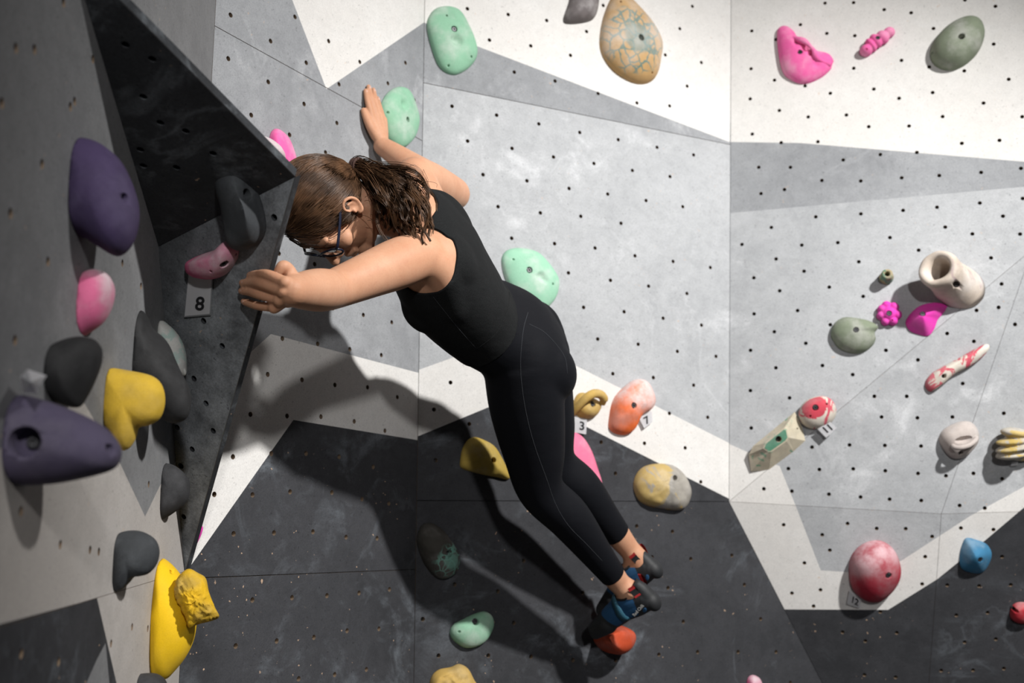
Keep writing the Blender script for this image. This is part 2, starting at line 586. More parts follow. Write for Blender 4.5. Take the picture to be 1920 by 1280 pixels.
# wall B, turned to the right, left of the inner corner
paB = [(WW, pxs(PB, [(300, -1100), (396, -400), (548, 0), (612, 167), (795, 42), (830, 18), (860, -1100)])),
       (WW, pxs(PB, [(508, 626), (778, 697), (830, 711), (830, 834), (773, 823), (550, 787), (340, 1085), (280, 1180), (250, 1085), (330, 785), (469, 661)])),
       (DW, pxs(PB, [(550, 787), (773, 823), (830, 834), (830, 2600), (100, 2600), (280, 1180), (340, 1085)]))]
b_tl, b_tr = PB.to2(V((cornLB.x, cornLB.y, TOP))), PB.to2(V((cornBC.x, cornBC.y, TOP)))
b_bl, b_br = PB.to2(V((cornLB.x, cornLB.y, BOT))), PB.to2(V((cornBC.x, cornBC.y, BOT)))
s1l, s1r = on_corner(PB, cornLB, 48, 0), on_corner(PB, cornBC, 264, 0)
s2l, s2r = on_corner(PB, cornLB, 1084, 0), on_corner(PB, cornBC, 1067, 0)
wall_bl = slab('wall_back_left', [(PB, [b_tl, b_bl, b_br, b_tr])])
hB = holes(PB, H_ALL)
for poly in ([b_tl, s1l, s1r, b_tr], [s1l, s2l, s2r, s1r], [s2l, b_bl, b_br, s2r]):
    panel('panel', wall_bl, PB, poly, hB, paB, W3, gap=0.0009)

# wall L, close on the left
paL = [(WW, pxs(PL, [(-60, 880), (150, 742), (226, 870), (272, 968), (300, 910), (345, 840), (345, 1500), (240, 1400), (218, 1278), (182, 1121), (-60, 1186)])),
       (DW, pxs(PL, [(-60, 1186), (182, 1121), (218, 1278), (240, 1400), (300, 2600), (-300, 2600)])),
       (GW, pxs(PL, [(160, 1285), (182, 1235), (198, 1205), (206, 1290)]))]
near = PL.to2(cornLB - dirL * 1.75)
far2 = PL.to2(cornLB)
WL3 = [M['gray_dimmed'], M['white_dimmed'], M['dark']]
l_tl, l_bl = V((near.x, PL.to2(V((cornLB.x, cornLB.y, TOP))).y)), V((near.x, PL.to2(V((cornLB.x, cornLB.y, BOT))).y))
l_tr, l_br = PL.to2(V((cornLB.x, cornLB.y, TOP))), PL.to2(V((cornLB.x, cornLB.y, BOT)))
lsm = PL.px2(180, 1121).y
wall_left = slab('wall_left', [(PL, [l_tl, l_bl, l_br, l_tr])])
hL = holes(PL, H_L)
for poly in ([l_tl, V((near.x, lsm)), V((far2.x, lsm)), l_tr], [V((near.x, lsm)), l_bl, l_br, V((far2.x, lsm))]):
    panel('panel', wall_left, PL, poly, hL, paL, WL3, gap=0.0004)

# wall R: four facets
paint_w = [(1340, 820), (1462, 874), (1490, 943), (1539, 1069), (1590, 1072), (1640, 1075), (1693, 1049), (1819, 967), (1920, 912), (2070, 830), (2070, 870), (1920, 951), (1848, 1012), (1758, 1085), (1665, 1143), (1470, 1142), (1340, 905)]
paint_d = [(1400, 1010), (1470, 1142), (1665, 1143), (1758, 1085), (1848, 1012), (1920, 951), (2070, 870), (2400, 2600), (1500, 2600)]


def paR(pl):
    return [(PW, pxs(pl, [(1300, 405), (1395, 397), (1920, 350), (2200, 325), (2200, 1300), (1300, 1300)])), (WW, pxs(pl, paint_w)), (DW, pxs(pl, paint_d)), (WW, pxs(pl, [(1200, 267), (1368, 266), (1500, 268), (1920, 303), (2100, 318), (2100, -1200), (1200, -1200)]))]


r1_top_l = PR1.to2(v1 + (v0 - v1) * ((TOP - v1.z) / (v0.z - v1.z)))
Dfar = PR1.hit(2120, 316)
rt = V((PR1.to2(Dfar).x, r1_top_l.y))
r1 = [r1_top_l, PR1.to2(v1), PR1.to2(Dp), PR1.to2(Dfar), rt]
r2 = [PR2.to2(v1), PR2.to2(Mp), PR2.to2(Dp)]
r3a = PR3.to2(v1)
v2b = v1 + (v2 - v1) * ((BOT - v1.z) / (v2.z - v1.z))
m_dn = PR3.hit(1752, 1140)
m_bot = Mp + (m_dn - Mp) * ((BOT - Mp.z) / (m_dn.z - Mp.z))
e_bot = Ep + (m_bot - Mp)
r3 = [PR3.to2(v1), PR3.to2(v2b), PR3.to2(m_bot), PR3.to2(Mp)]
r3r = [PR3.to2(Mp), PR3.to2(m_bot), PR3.to2(e_bot), PR3.to2(Ep)]
r4 = [PR4.to2(Mp), PR4.to2(Ep), PR4.to2(Dp)]
Dfar2 = Dfar
PR5 = plane3(Dp, Ep, Dfar2)
r5 = [PR5.to2(Dp), PR5.to2(Ep), PR5.to2(Dfar2)]
wall_right = slab('wall_right', [(PR1, r1), (PR2, r2), (PR3, r3), (PR3, r3r), (PR4, r4), (PR5, r5)])
for pl, poly in ((PR1, r1), (PR2, r2), (PR3, r3), (PR3, r3r), (PR4, r4), (PR5, r5)):
    panel('panel', wall_right, pl, poly, holes(pl, H_ALL), paR(pl), W3, gap=0.0005)

# the black volume that juts from wall L
vT = PL.hit(130, -97)
vJ = PL.hit(297, 462)
vK = PL.p3(on_corner(PL, cornLB, 1076, 0))
vP = at(554, 331, 1.61)
vQ = PL.hit(362, 330)
vol = empty('wall_volume', vJ)
tag(vol, 'black-painted pointed plywood volume jutting out of the side wall, chalk and painted-in light along its right edge', 'wall volume')
PV1 = plane3(vT, vJ, vP)
PV2 = plane3(vJ, vK, vP)
print('V2 depth at hand %.3f ; normal' % PV2.depth(470, 545), PV2.n, PV1.n)


def vol_panel(pl, pts, rimedge, face='black'):
    poly = [pl.to2(p) for p in pts]
    ins = []
    for a, b in rimedge:
        A, B = pl.to2(a), pl.to2(b)
        c = sum(poly, V((0, 0))) / 3
        d = (B - A).normalized()
        nn = V((-d.y, d.x))
        if nn.dot(c - A) < 0:
            nn = -nn
        ins.append((1, [A - d * .01 - nn * .01, B + d * .01 - nn * .01, B + d * .01 + nn * 0.0016, A - d * .01 + nn * 0.0016]))
    o = panel('panel', None, pl, poly, holes(pl, H_V), ins, [M[face], M['worn']], gap=0.0004, thick=0.016, edge=M['black'])
    o.parent = vol
    o.matrix_parent_inverse = Matrix.Translation(vol.location).inverted()
    return o


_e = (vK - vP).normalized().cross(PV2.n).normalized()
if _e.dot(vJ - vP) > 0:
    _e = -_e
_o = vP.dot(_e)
M['lit_chalky'] = paint_mat('black_volume_paint_lit_and_chalked', (0.026, 0.027, 0.030), (0.075, 0.08, 0.087), (0.42, 0.45, 0.48), 1.0, seed=3.7, chip_amt=0.5, streak=0.4,
                        wear_light=(tuple(_e), _o - 0.26, _o - 0.01, 0.8))  # base lifted in place of light the lamp misses, plus real edge chalk
vol_panel(PV1, [vT, vJ, vP], [(vP, vT)])
vol_panel(PV2, [vJ, vK, vP], [(vP, vK)], 'lit_chalky')
for tri in ([vK, vQ, vP], [vQ, vT, vP]):
    bm = bmesh.new()
    c = (vT + vJ + vK + vP) / 4
    f = [bm.verts.new(p) for p in tri]
    bm.faces.new(f)
    r = bmesh.ops.solidify(bm, geom=bm.faces[:], thickness=0.008)
    o = bm_obj('back_panel', bm, [M['black']], vol, smooth=False)
    o.matrix_parent_inverse = Matrix.Translation(vol.location).inverted()

# ------------------------------------------------------------------ holds
def closed_curve(pts, n):
    """closed Catmull-Rom through pts, n samples evenly spaced along its length"""
    m = len(pts)
    dense = []
    for i in range(m):
        p0, p1, p2, p3 = pts[i - 1], pts[i], pts[(i + 1) % m], pts[(i + 2) % m]
        for k in range(12):
            t = k / 12
            dense.append(0.5 * ((2 * p1) + (p2 - p0) * t + (2 * p0 - 5 * p1 + 4 * p2 - p3) * t * t + (3 * p1 - p0 - 3 * p2 + p3) * t ** 3))
    L = [0.0]
    for i in range(len(dense)):
        L.append(L[-1] + (dense[(i + 1) % len(dense)] - dense[i]).length)
    out = []
    j = 0
    for k in range(n):
        s = L[-1] * k / n
        while L[j + 1] < s:
            j += 1
        f = (s - L[j]) / max(1e-9, L[j + 1] - L[j])
        out.append(dense[j].lerp(dense[(j + 1) % len(dense)], f))
    return out


def open_curve(pts, n):
    pts = [V(p) for p in pts]
    m = len(pts)
    out = []
    for k in range(n):
        s = (m - 1) * k / (n - 1)
        i = min(int(s), m - 2)
        t = s - i
        p1, p2 = pts[i], pts[i + 1]
        p0 = pts[i - 1] if i > 0 else p1 * 2 - p2
        p3 = pts[i + 2] if i + 2 < m else p2 * 2 - p1
        out.append(0.5 * ((2 * p1) + (p2 - p0) * t + (2 * p0 - 5 * p1 + 4 * p2 - p3) * t * t + (3 * p1 - p0 - 3 * p2 + p3) * t ** 3))
    return out


def add_tube(bm, pts, radii, seg=10, cap=True, flat=1.0, up=None):
    """tapered tube through pts with round closed ends"""
    n = len(pts)
    rings = []
    ref = V(up) if up is not None else None
    for i in range(n):
        t = (pts[min(i + 1, n - 1)] - pts[max(i - 1, 0)]).normalized()
        if ref is None:
            ref = t.orthogonal()
        a = (ref - t * ref.dot(t)).normalized()
        if up is None:
            ref = a
        b = t.cross(a)
        r = radii[i] if hasattr(radii, '__len__') else radii
        rings.append([bm.verts.new(pts[i] + a * (r * math.cos(k * math.tau / seg)) + b * (r * flat * math.sin(k * math.tau / seg))) for k in range(seg)])
    for i in range(n - 1):
        for k in range(seg):
            bm.faces.new((rings[i][k], rings[i][(k + 1) % seg], rings[i + 1][(k + 1) % seg], rings[i + 1][k]))
    if cap:
        bm.faces.new(rings[0][::-1])
        bm.faces.new(rings[-1])
    return rings


def add_lathe(bm, prof, seg=24, mat=Matrix(), close=False):
    rings = []
    for r, z in prof:
        if r < 1e-6:
            rings.append([bm.verts.new(mat @ V((0, 0, z)))])
        else:
            rings.append([bm.verts.new(mat @ V((r * math.cos(k * math.tau / seg), r * math.sin(k * math.tau / seg), z))) for k in range(seg)])
    for a, b in zip(rings, rings[1:]):
        for k in range(seg):
            k2 = (k + 1) % seg
            if len(a) == 1 and len(b) > 1:
                bm.faces.new((a[0], b[k2], b[k]))
            elif len(b) == 1 and len(a) > 1:
                bm.faces.new((a[k], a[k2], b[0]))
            elif len(a) > 1:
                bm.faces.new((a[k], a[k2], b[k2], b[k]))


def add_blob(bm, c, r, rot=Matrix(), seg=20, rings=12, noise_amp=0.0, noise_freq=20):
    r0 = bmesh.ops.create_uvsphere(bm, u_segments=seg, v_segments=rings, radius=1.0)
    for v in r0['verts']:
        p = v.co.copy()
        q = V((p.x * r[0], p.y * r[1], p.z * r[2]))
        if noise_amp:
            q += p * noise_amp * noise.noise(q * noise_freq + V(c) * 13)
        v.co = V(c) + rot.to_3x3() @ q
    return r0['verts']


def remesh(o, size, smooth=2, factor=0.5):
    """melt overlapping shells into one skin"""
    md = o.modifiers.new('remesh', 'REMESH')
    md.mode = 'VOXEL'
    md.voxel_size = size
    if smooth:
        sm = o.modifiers.new('smooth', 'SMOOTH')
        sm.iterations = smooth
        sm.factor = factor
    bake(o)


def bake(o):
    dg = bpy.context.evaluated_depsgraph_get()
    me = bpy.data.meshes.new_from_object(o.evaluated_get(dg))
    o.modifiers.clear()
    old = o.data
    o.data = me
    if not me.materials:
        for m in old.materials:
            me.materials.append(m)
    nm = old.name
    bpy.data.meshes.remove(old)
    me.name = nm
    for p in me.polygons:
        p.use_smooth = True


# a hex-socket bolt, shared by every hold
bm = bmesh.new()
add_lathe(bm, [(0.0085, 0.0), (0.0085, 0.0012), (0.0068, 0.0016), (0.0068, 0.0058), (0.0060, 0.0066), (0.0036, 0.0066), (0.0036, 0.002), (0, 0.002)], 18)
BOLT = bpy.data.meshes.new('bolt')
bm.to_mesh(BOLT)
bm.free()
BOLT.materials.append(M['steel'])
BOLT.polygons.foreach_set('use_smooth', [False] * len(BOLT.polygons))


def bores(o, pl, marks):
    """drill the bolt and screw holes through the hold where the photograph shows them, then seat the bolts"""
    if not marks:
        return
    bpy.context.view_layer.update()
    inv = o.matrix_world.inverted()
    me = o.data
    bvh = BVHTree.FromPolygons([v.co.copy() for v in me.vertices], [tuple(p.vertices) for p in me.polygons])
    bm = bmesh.new()
    seats = []
    for mk in marks:
        px, py, kind = mk[:3]
        r0 = inv @ CAM
        d = (inv.to_3x3() @ ray(px, py)).normalized()
        loc, nor, idx, dist = bvh.ray_cast(r0, d)
        if loc is None:
            print('MISS', o.name, o.get('label'), px, py)
            continue
        ax = -d if len(mk) > 4 else (V((0, 0, 1)) if nor.z > 0.35 else nor)
        sc = mk[3] if len(mk) > 3 else 1.0
        rad, dep = {'bolt': (0.0098, 0.009), 'hole': (0.0088, 0.03), 'screw': (0.0034, 0.008), 'big': (0.013, 0.035)}[kind]
        rad *= sc
        m = Matrix.Translation(loc) @ ax.to_track_quat('Z', 'Y').to_matrix().to_4x4()
        add_lathe(bm, [(0, 0.03), (rad * 1.25, 0.03), (rad * 1.02, -0.001), (rad, -0.003), (rad, -dep), (0, -dep)], 20, m)
        if kind == 'bolt':
            seats.append((loc - ax * (dep - 0.0002), ax))
        elif kind in ('hole', 'big'):
            seats.append((loc - ax * (dep - 0.0002), ax))
    bmesh.ops.recalc_face_normals(bm, faces=bm.faces)
    cme = bpy.data.meshes.new('cutter')
    bm.to_mesh(cme)
    bm.free()
    cut = bpy.data.objects.new('cutter', cme)
    col.objects.link(cut)
    cut.matrix_world = o.matrix_world
    md = o.modifiers.new('drill', 'BOOLEAN')
    md.object = cut
    md.operation = 'DIFFERENCE'
    md.solver = 'EXACT'
    n0 = len(o.data.polygons)
    bake(o)
    if len(o.data.polygons) < n0 * 0.6:
        print('BOOL?', o.get('label'), n0, len(o.data.polygons))
    bpy.data.objects.remove(cut)
    bpy.data.meshes.remove(cme)
    for loc, ax in seats:
        b = bpy.data.objects.new('bolt', BOLT)
        col.objects.link(b)
        b.parent = o
        b.location = loc
        b.rotation_euler = ax.to_track_quat('Z', 'Y').to_euler()
        b.rotation_euler.rotate_axis('Z', random.random())


def dress(o, label, group=None):
    tag(o, label, 'climbing hold', group)
    return o


def dome(label, pl, outline, h, mat, peak=None, a=2.0, b=2.0, marks=(), nz=0.0, nf=30.0, lip=0.003, N=72, R=16, shape=None, shrink=1.0, dents=()):
    """hold moulded as a dome over the traced base outline; peak is the pixel where it is highest, dents are (px, py, radius, depth)"""
    pts = [pl.hit(*p) for p in outline]
    c = sum(pts, V()) / len(pts)
    m = pl.mat(c)
    inv = m.inverted()
    loc = [inv @ p for p in pts]
    ring0 = closed_curve([V((p.x, p.y)) for p in loc], N)
    if peak is None:
        pk = V((0, 0))
    else:
        w = CAM + ray(*peak) * ((pl.o + pl.n * h - CAM).dot(pl.n) / ray(*peak).dot(pl.n))
        q = inv @ w
        pk = V((q.x, q.y))
    dl = []
    for (dx, dy, dr, dd) in dents:
        w = CAM + ray(dx, dy) * ((pl.o + pl.n * h * 0.8 - CAM).dot(pl.n) / ray(dx, dy).dot(pl.n))
        q = inv @ w
        dl.append((V((q.x, q.y)), dr, dd))
    sd = V((c.x * 31, c.z * 17, c.y * 5))
    bm = bmesh.new()

    def co(p, t):
        z = lip + (h - lip) * max(0.0, 1 - (1 - t) ** a) ** (1 / b)
        if shape:
            z = shape(p, t, z)
        q = V((p.x, p.y, z))
        if nz:
            k = min(1.0, t * 4)
            q.z += nz * k * noise.fractal(q * nf + sd, 0.8, 2.0, 4)
            f = noise.noise_vector(q * nf * 0.6 + sd) * nz * 0.5 * k
            q.x += f.x
            q.y += f.y
        for (dc, dr, dd) in dl:
            r = (V((q.x, q.y)) - dc).length / dr
            if r < 1:
                q.z -= dd * (1 - r * r) ** 1.5
        q.z = max(q.z, lip * 0.5)
        return q
    rings = [[bm.verts.new((p.x, p.y, 0.0)) for p in ring0]]
    for k in range(R):
        t = (k / R) ** 1.25
        rings.append([bm.verts.new(co(p.lerp(pk, t), t)) for p in ring0])
    top = bm.verts.new(co(pk, 1.0))
    for r0, r1 in zip(rings, rings[1:]):
        for k in range(N):
            bm.faces.new((r0[k], r0[(k + 1) % N], r1[(k + 1) % N], r1[k]))
    for k in range(N):
        bm.faces.new((rings[-1][k], rings[-1][(k + 1) % N], top))
    bm.faces.new(rings[0][::-1])
    bmesh.ops.recalc_face_normals(bm, faces=bm.faces)
    o = bm_obj('climbing_hold', bm, [mat])
    o.matrix_world = m
    dress(o, label)
    bores(o, pl, marks)
    return o


def pillow(label, pl, axis_plane, outline, T, mat, marks=(), nz=0.0, nf=25.0, p=2.2, cutwall=True, R=10, N=72, skew=0.0):
    """hold seen in profile: the silhouette stands in axis_plane and swells by T to both sides, then is cut flush with its wall"""
    pts = [axis_plane.to2(axis_plane.hit(*q)) for q in outline]
    ring0 = closed_curve(pts, N)
    # crude medial spine: shrink towards a smoothed centroid line
    c = sum(ring0, V((0, 0))) / N
    bm = bmesh.new()
    sd = V((c.x * 31, c.y * 17, 3))
    def co(q, t, s):
        z = s * T * max(0.0, 1 - (1 - t) ** p) ** (1 / p)
        P = axis_plane.p3(q, z)
        if nz:
            k = min(1, t * 4)
            P = P + noise.noise_vector(P * nf + sd) * nz
        return P
    base = [bm.verts.new(co(q, 0, 1)) for q in ring0]
    for s in (1, -1):
        prev = base
        for k in range(1, R):
            t = (k / R) ** 1.4
            cur = [bm.verts.new(co(q.lerp(c, t), t, s)) for q in ring0]
            for i in range(N):
                bm.faces.new((prev[i], prev[(i + 1) % N], cur[(i + 1) % N], cur[i]))
            prev = cur
        top = bm.verts.new(co(c, 1, s))
        for i in range(N):
            bm.faces.new((prev[i], prev[(i + 1) % N], top))
    bmesh.ops.recalc_face_normals(bm, faces=bm.faces)
    if cutwall:
        g = bm.verts[:] + bm.edges[:] + bm.faces[:]
        r = bmesh.ops.bisect_plane(bm, geom=g, plane_co=pl.o + pl.n * 0.0003, plane_no=pl.n, clear_inner=True)
        ed = [e for e in bm.edges if e.is_boundary]
        if ed:
            bmesh.ops.edgeloop_fill(bm, edges=ed)
    if not bm.verts:
        print('EMPTY pillow', label)
    w = sum((v.co for v in bm.verts), V()) / len(bm.verts)
    base_pt = w - pl.n * (w - pl.o).dot(pl.n)
    m = pl.mat(base_pt)
    bmesh.ops.transform(bm, matrix=m.inverted(), verts=bm.verts)
    bmesh.ops.recalc_face_normals(bm, faces=bm.faces)
    o = bm_obj('climbing_hold', bm, [mat])
    o.matrix_world = m
    dress(o, label)
    bores(o, pl, marks)
    return o


def lumps(label, pl, blobs, mat, voxel=0.003, marks=(), sm=3):
    """hold melted together from a few lumps: (px, py, out, (ru, rv, rn), turn)"""
    pts = [pl.hit(b[0], b[1]) for b in blobs]
    c = sum(pts, V()) / len(pts)
    m = pl.mat(c)
    inv = m.inverted()
    bm = bmesh.new()
    for bdef in blobs:
        w = CAM + ray(bdef[0], bdef[1]) * ((pl.o + pl.n * bdef[2] - CAM).dot(pl.n) / ray(bdef[0], bdef[1]).dot(pl.n))
        q = inv @ w
        add_blob(bm, q, bdef[3], Matrix.Rotation(bdef[4] if len(bdef) > 4 else 0, 4, 'Z'))
    o = bm_obj('climbing_hold', bm, [mat])
    o.matrix_world = m
    remesh(o, voxel, sm)
    bm = bmesh.new()
    bm.from_mesh(o.data)
    bmesh.ops.bisect_plane(bm, geom=bm.verts[:] + bm.edges[:] + bm.faces[:], plane_co=(0, 0, 0.0003), plane_no=(0, 0, 1), clear_inner=True)
    ed = [e for e in bm.edges if e.is_boundary]
    if ed:
        bmesh.ops.holes_fill(bm, edges=ed)
    bm.to_mesh(o.data)
    bm.free()
    for p in o.data.polygons:
        p.use_smooth = True
    dress(o, label)
    bores(o, pl, marks)
    return o


MINT = (0.25, 0.475, 0.325)
mint = hold_mat('mint_green_hold', MINT, 0.35, seed=1.0, var=0.86)
mint2 = hold_mat('pale_mint_hold', (0.30, 0.56, 0.40), 0.5, seed=1.6, var=0.9)
hotpink = hold_mat('hot_pink_hold', (0.80, 0.12, 0.36), 0.42, seed=2.0, var=0.9, chalk_col=(0.85, 0.62, 0.70))
rose = hold_mat('rose_pink_hold', (0.80, 0.17, 0.30), 0.28, seed=2.5, chalk_col=(0.85, 0.6, 0.66), var=0.92)
magenta = hold_mat('magenta_hold', (0.72, 0.045, 0.40), 0.14, seed=3.0, var=0.9, chalk_col=(0.8, 0.45, 0.65))
olive = hold_mat('olive_green_hold', (0.20, 0.235, 0.165), 0.3, seed=3.5, var=0.8)
tan = hold_mat('tan_and_teal_swirled_hold', (0.46, 0.285, 0.12), 0.4, seed=4.0, chalk_scale=5, veins=(-0.004, -0.012, 0.056, 0.118, (0.07, 0.165, 0.155), 27), var=0.85)
greybrown = hold_mat('grey_brown_hold', (0.165, 0.145, 0.145), 0.35, seed=4.5)
yellow = hold_mat('mustard_hold', (0.55, 0.36, 0.10), 0.22, seed=5.0, chalk_col=(0.62, 0.56, 0.42))
brightyellow = hold_mat('bright_yellow_hold', (0.80, 0.50, 0.006), 0.06, seed=5.5, var=0.93, chalk_col=(0.62, 0.5, 0.25), bump=0.15)
rockyellow = hold_mat('rough_yellow_hold', (0.68, 0.41, 0.012), 0.5, seed=5.8, var=0.6, chalk_col=(0.50, 0.38, 0.15), bump=0.6)
orange = hold_mat('orange_hold_chalked_white', (0.80, 0.15, 0.03), 0.85, seed=6.0, chalk_col=(0.74, 0.60, 0.58), chalk_scale=7, grip=((0.35, 0.94, 0), -0.03, 0.02))
redorange = hold_mat('red_orange_foothold', (0.55, 0.075, 0.025), 0.1, seed=6.3)
greyyellow = hold_mat('grey_and_yellow_hold', (0.36, 0.335, 0.295), 0.25, alt=(0.50, 0.36, 0.13), alt_scale=9, alt_lo=0.58, alt_hi=0.66, seed=6.9, alt_side=((-1, 0.3, 0), -0.01, 0.03))
ochre = hold_mat('ochre_hold', (0.44, 0.31, 0.065), 0.15, seed=7.0)
darkgreen = hold_mat('black_and_teal_hold', (0.045, 0.042, 0.036), 0.10, seed=7.7, veins=(0.03, -0.028, 0.026, 0.05, (0.12, 0.30, 0.24), 40))
peg = hold_mat('cream_and_green_peg', (0.34, 0.28, 0.16), 0.2, alt=(0.06, 0.20, 0.12), alt_scale=40, alt_lo=0.5, alt_hi=0.55, seed=8.0)
bone = hold_mat('bone_white_hold', (0.60, 0.51, 0.43), 0.45, alt=(0.40, 0.31, 0.30), alt_scale=11, alt_lo=0.56, alt_hi=0.64, seed=8.5)
bone2 = hold_mat('chalky_bone_hold', (0.50, 0.44, 0.41), 0.4, seed=8.8, chalk_col=(0.66, 0.63, 0.61))
redcream = hold_mat('red_and_cream_swirled_hold', (0.66, 0.60, 0.52), 0.2, alt=(0.55, 0.07, 0.11), alt_scale=15, alt_lo=0.52, alt_hi=0.545, seed=9.1)
cream = hold_mat('cream_hold', (0.56, 0.50, 0.38), 0.2, alt=(0.16, 0.34, 0.22), alt_scale=26, alt_lo=0.6, alt_hi=0.63, seed=9.5)
greenpaint = hold_mat('green_hold_face', (0.085, 0.245, 0.155), 0.12, seed=9.8)
creamyellow = hold_mat('cream_and_yellow_hold', (0.50, 0.46, 0.39), 0.3, alt=(0.50, 0.36, 0.09), alt_scale=16, alt_lo=0.5, alt_hi=0.55, seed=10.0)
crimson = hold_mat('crimson_hold_dusted_white', (0.36, 0.022, 0.042), 0.75, seed=10.5, chalk_col=(0.66, 0.44, 0.47), chalk_scale=9, grip=((-0.1, 0.95, 0.3), -0.01, 0.085))
redface = hold_mat('red_hold_face', (0.58, 0.06, 0.09), 0.15, seed=10.8)
blue = hold_mat('blue_hold', (0.045, 0.19, 0.34), 0.3, seed=11.0, chalk_col=(0.45, 0.58, 0.68))
red = hold_mat('red_hold_chalked', (0.52, 0.035, 0.05), 0.5, seed=11.5, chalk_col=(0.75, 0.6, 0.6))
purple = hold_mat('purple_hold', (0.062, 0.042, 0.105), 0.25, seed=12.0, chalk_col=(0.20, 0.17, 0.28))
purple2 = hold_mat('faded_purple_hold', (0.095, 0.080, 0.135), 0.45, seed=12.5, chalk_col=(0.22, 0.20, 0.25))
pinkwhite = hold_mat('pink_hold_rubbed_white', (0.70, 0.15, 0.30), 0.9, seed=13.0, chalk_col=(0.68, 0.60, 0.62), chalk_scale=7)
black = hold_mat('black_hold', (0.019, 0.019, 0.020), 0.16, seed=13.5, chalk_col=(0.15, 0.15, 0.155))
blackmatte = hold_mat('matte_charcoal_hold', (0.030, 0.030, 0.032), 0.3, seed=14.0, chalk_col=(0.14, 0.14, 0.15))
slate = hold_mat('slate_grey_hold', (0.045, 0.049, 0.054), 0.4, seed=14.5, chalk_col=(0.17, 0.185, 0.20))
palewhite = hold_mat('white_and_mint_hold', (0.60, 0.60, 0.57), 0.3, alt=(0.40, 0.52, 0.48), alt_scale=12, seed=15.0)

# ---- wall C
dome('mint green oval hold highest of the mint holds, finger dimple below its bolt', PC,
     [(800, 52), (806, 28), (820, 15), (842, 13), (862, 22), (880, 52), (892, 84), (893, 108), (876, 130), (850, 141), (826, 129), (812, 100)], 0.040, mint, (852, 72),
     marks=[(852, 54, 'bolt'), (838, 29, 'screw'), (884, 106, 'screw'), (841, 123, 'screw')], dents=[(857, 77, 0.022, 0.016), (848, 74, 0.012, 0.008)])
dome('grey-brown pointed hold cut off by the top edge of the photo', PC,
     [(1078, -40), (1066, 5), (1056, 36), (1064, 45), (1098, 42), (1114, 33), (1121, 2), (1122, -40)], 0.05, greybrown, (1095, 10), nz=0.004)
dome('large teardrop hold of tan resin with teal swirls on the white top band', PC,
     [(1152, -12), (1133, 25), (1124, 70), (1128, 102), (1148, 132), (1178, 152), (1206, 158), (1228, 146), (1237, 112), (1239, 80), (1222, 45), (1196, 14), (1172, -8)], 0.062, tan, (1188, 85),
     marks=[(1203, 70, 'big', 0.85), (1223, 136, 'screw'), (1164, 3, 'screw')])
dome('pale mint hold half hidden behind the climber\'s back', PC,
     [(940, 492), (945, 474), (960, 466), (985, 466), (1010, 475), (1033, 500), (1047, 525), (1045, 550), (1033, 570), (1016, 580), (990, 570), (965, 552), (948, 525)], 0.036, mint2, (995, 515),
     marks=[(993, 506, 'bolt'), (963, 486, 'screw'), (1037, 532, 'screw'), (1008, 563, 'screw')], dents=[(1014, 519, 0.018, 0.014), (1021, 526, 0.012, 0.008)])
o = dome('mustard yellow hold with a curved rail, above the number 3 tag', PC,
         [(1073, 762), (1080, 742), (1092, 736), (1108, 745), (1124, 756), (1121, 772), (1110, 783), (1095, 785), (1082, 780)], 0.045, yellow, (1104, 765), marks=[(1112, 757, 'bolt')])
bm = bmesh.new()
tp = []
for (x, y, n) in ((1069, 788, .006), (1073, 776, .022), (1084, 762, .045), (1098, 747, .062), (1112, 738, .066), (1125, 739, .056), (1132, 747, .042), (1129, 756, .028)):
    tp.append(o.matrix_world.inverted() @ (CAM + ray(x, y) * ((PC.o + PC.n * n - CAM).dot(PC.n) / ray(x, y).dot(PC.n))))
tp = open_curve(tp, 26)
add_tube(bm, tp, [0.006 + 0.0075 * math.sin(min(1, i / 14) * math.pi / 2) - (0.003 if i > 22 else 0) for i in range(26)], 12)
bm_obj('rail', bm, [yellow], o)
dome('orange kidney-shaped hold, upper half chalked white, beside the number 7 tag', PC,
     [(1141, 788), (1148, 752), (1164, 730), (1184, 714), (1202, 711), (1216, 722), (1226, 748), (1220, 766), (1200, 780), (1187, 805), (1172, 815), (1154, 813), (1142, 804)], 0.060, orange, (1186, 752),
     a=1.9, marks=[(1189, 760, 'bolt')], nz=0.003, nf=22)
dome('rose pink rounded hold behind the climber\'s far thigh', PC,
     [(1030, 850), (1045, 815), (1066, 808), (1088, 816), (1106, 842), (1119, 878), (1128, 915), (1110, 935), (1070, 915), (1040, 885)], 0.036, rose, (1080, 865), marks=[(1099, 884, 'hole', 0.7)])
dome('grey and yellow mottled dome hold below the white band', PC,
     [(1187, 912), (1192, 890), (1206, 875), (1230, 869), (1258, 872), (1280, 890), (1292, 916), (1291, 935), (1282, 952), (1268, 957), (1242, 954), (1214, 948), (1196, 936)], 0.062, greyyellow, (1245, 905),
     marks=[(1266, 896, 'hole')], nz=0.004, nf=30)
dome('ochre hold lying in the climber\'s shadow', PC,
     [(862, 868), (868, 838), (884, 820), (905, 824), (930, 842), (955, 895), (930, 894), (890, 886), (866, 878)], 0.038, ochre, (905, 855), marks=[(926, 862, 'hole', 0.9)])
dome('black and teal oblong hold deep in the leg shadow', PC,
     [(781, 1010), (790, 985), (808, 980), (828, 992), (846, 1015), (859, 1040), (857, 1066), (840, 1083), (818, 1083), (798, 1062), (786, 1035)], 0.055, darkgreen, (834, 1048), marks=[(843, 1037, 'big', 0.8)], nz=0.002)
dome('small mint green half-moon hold low on the back wall', PC,
     [(843, 1186), (850, 1170), (868, 1160), (890, 1150), (909, 1146), (922, 1155), (924, 1174), (912, 1198), (894, 1211), (872, 1214), (852, 1202)], 0.040, mint, (886, 1180),
     marks=[(892, 1165, 'bolt'), (861, 1184, 'screw')])
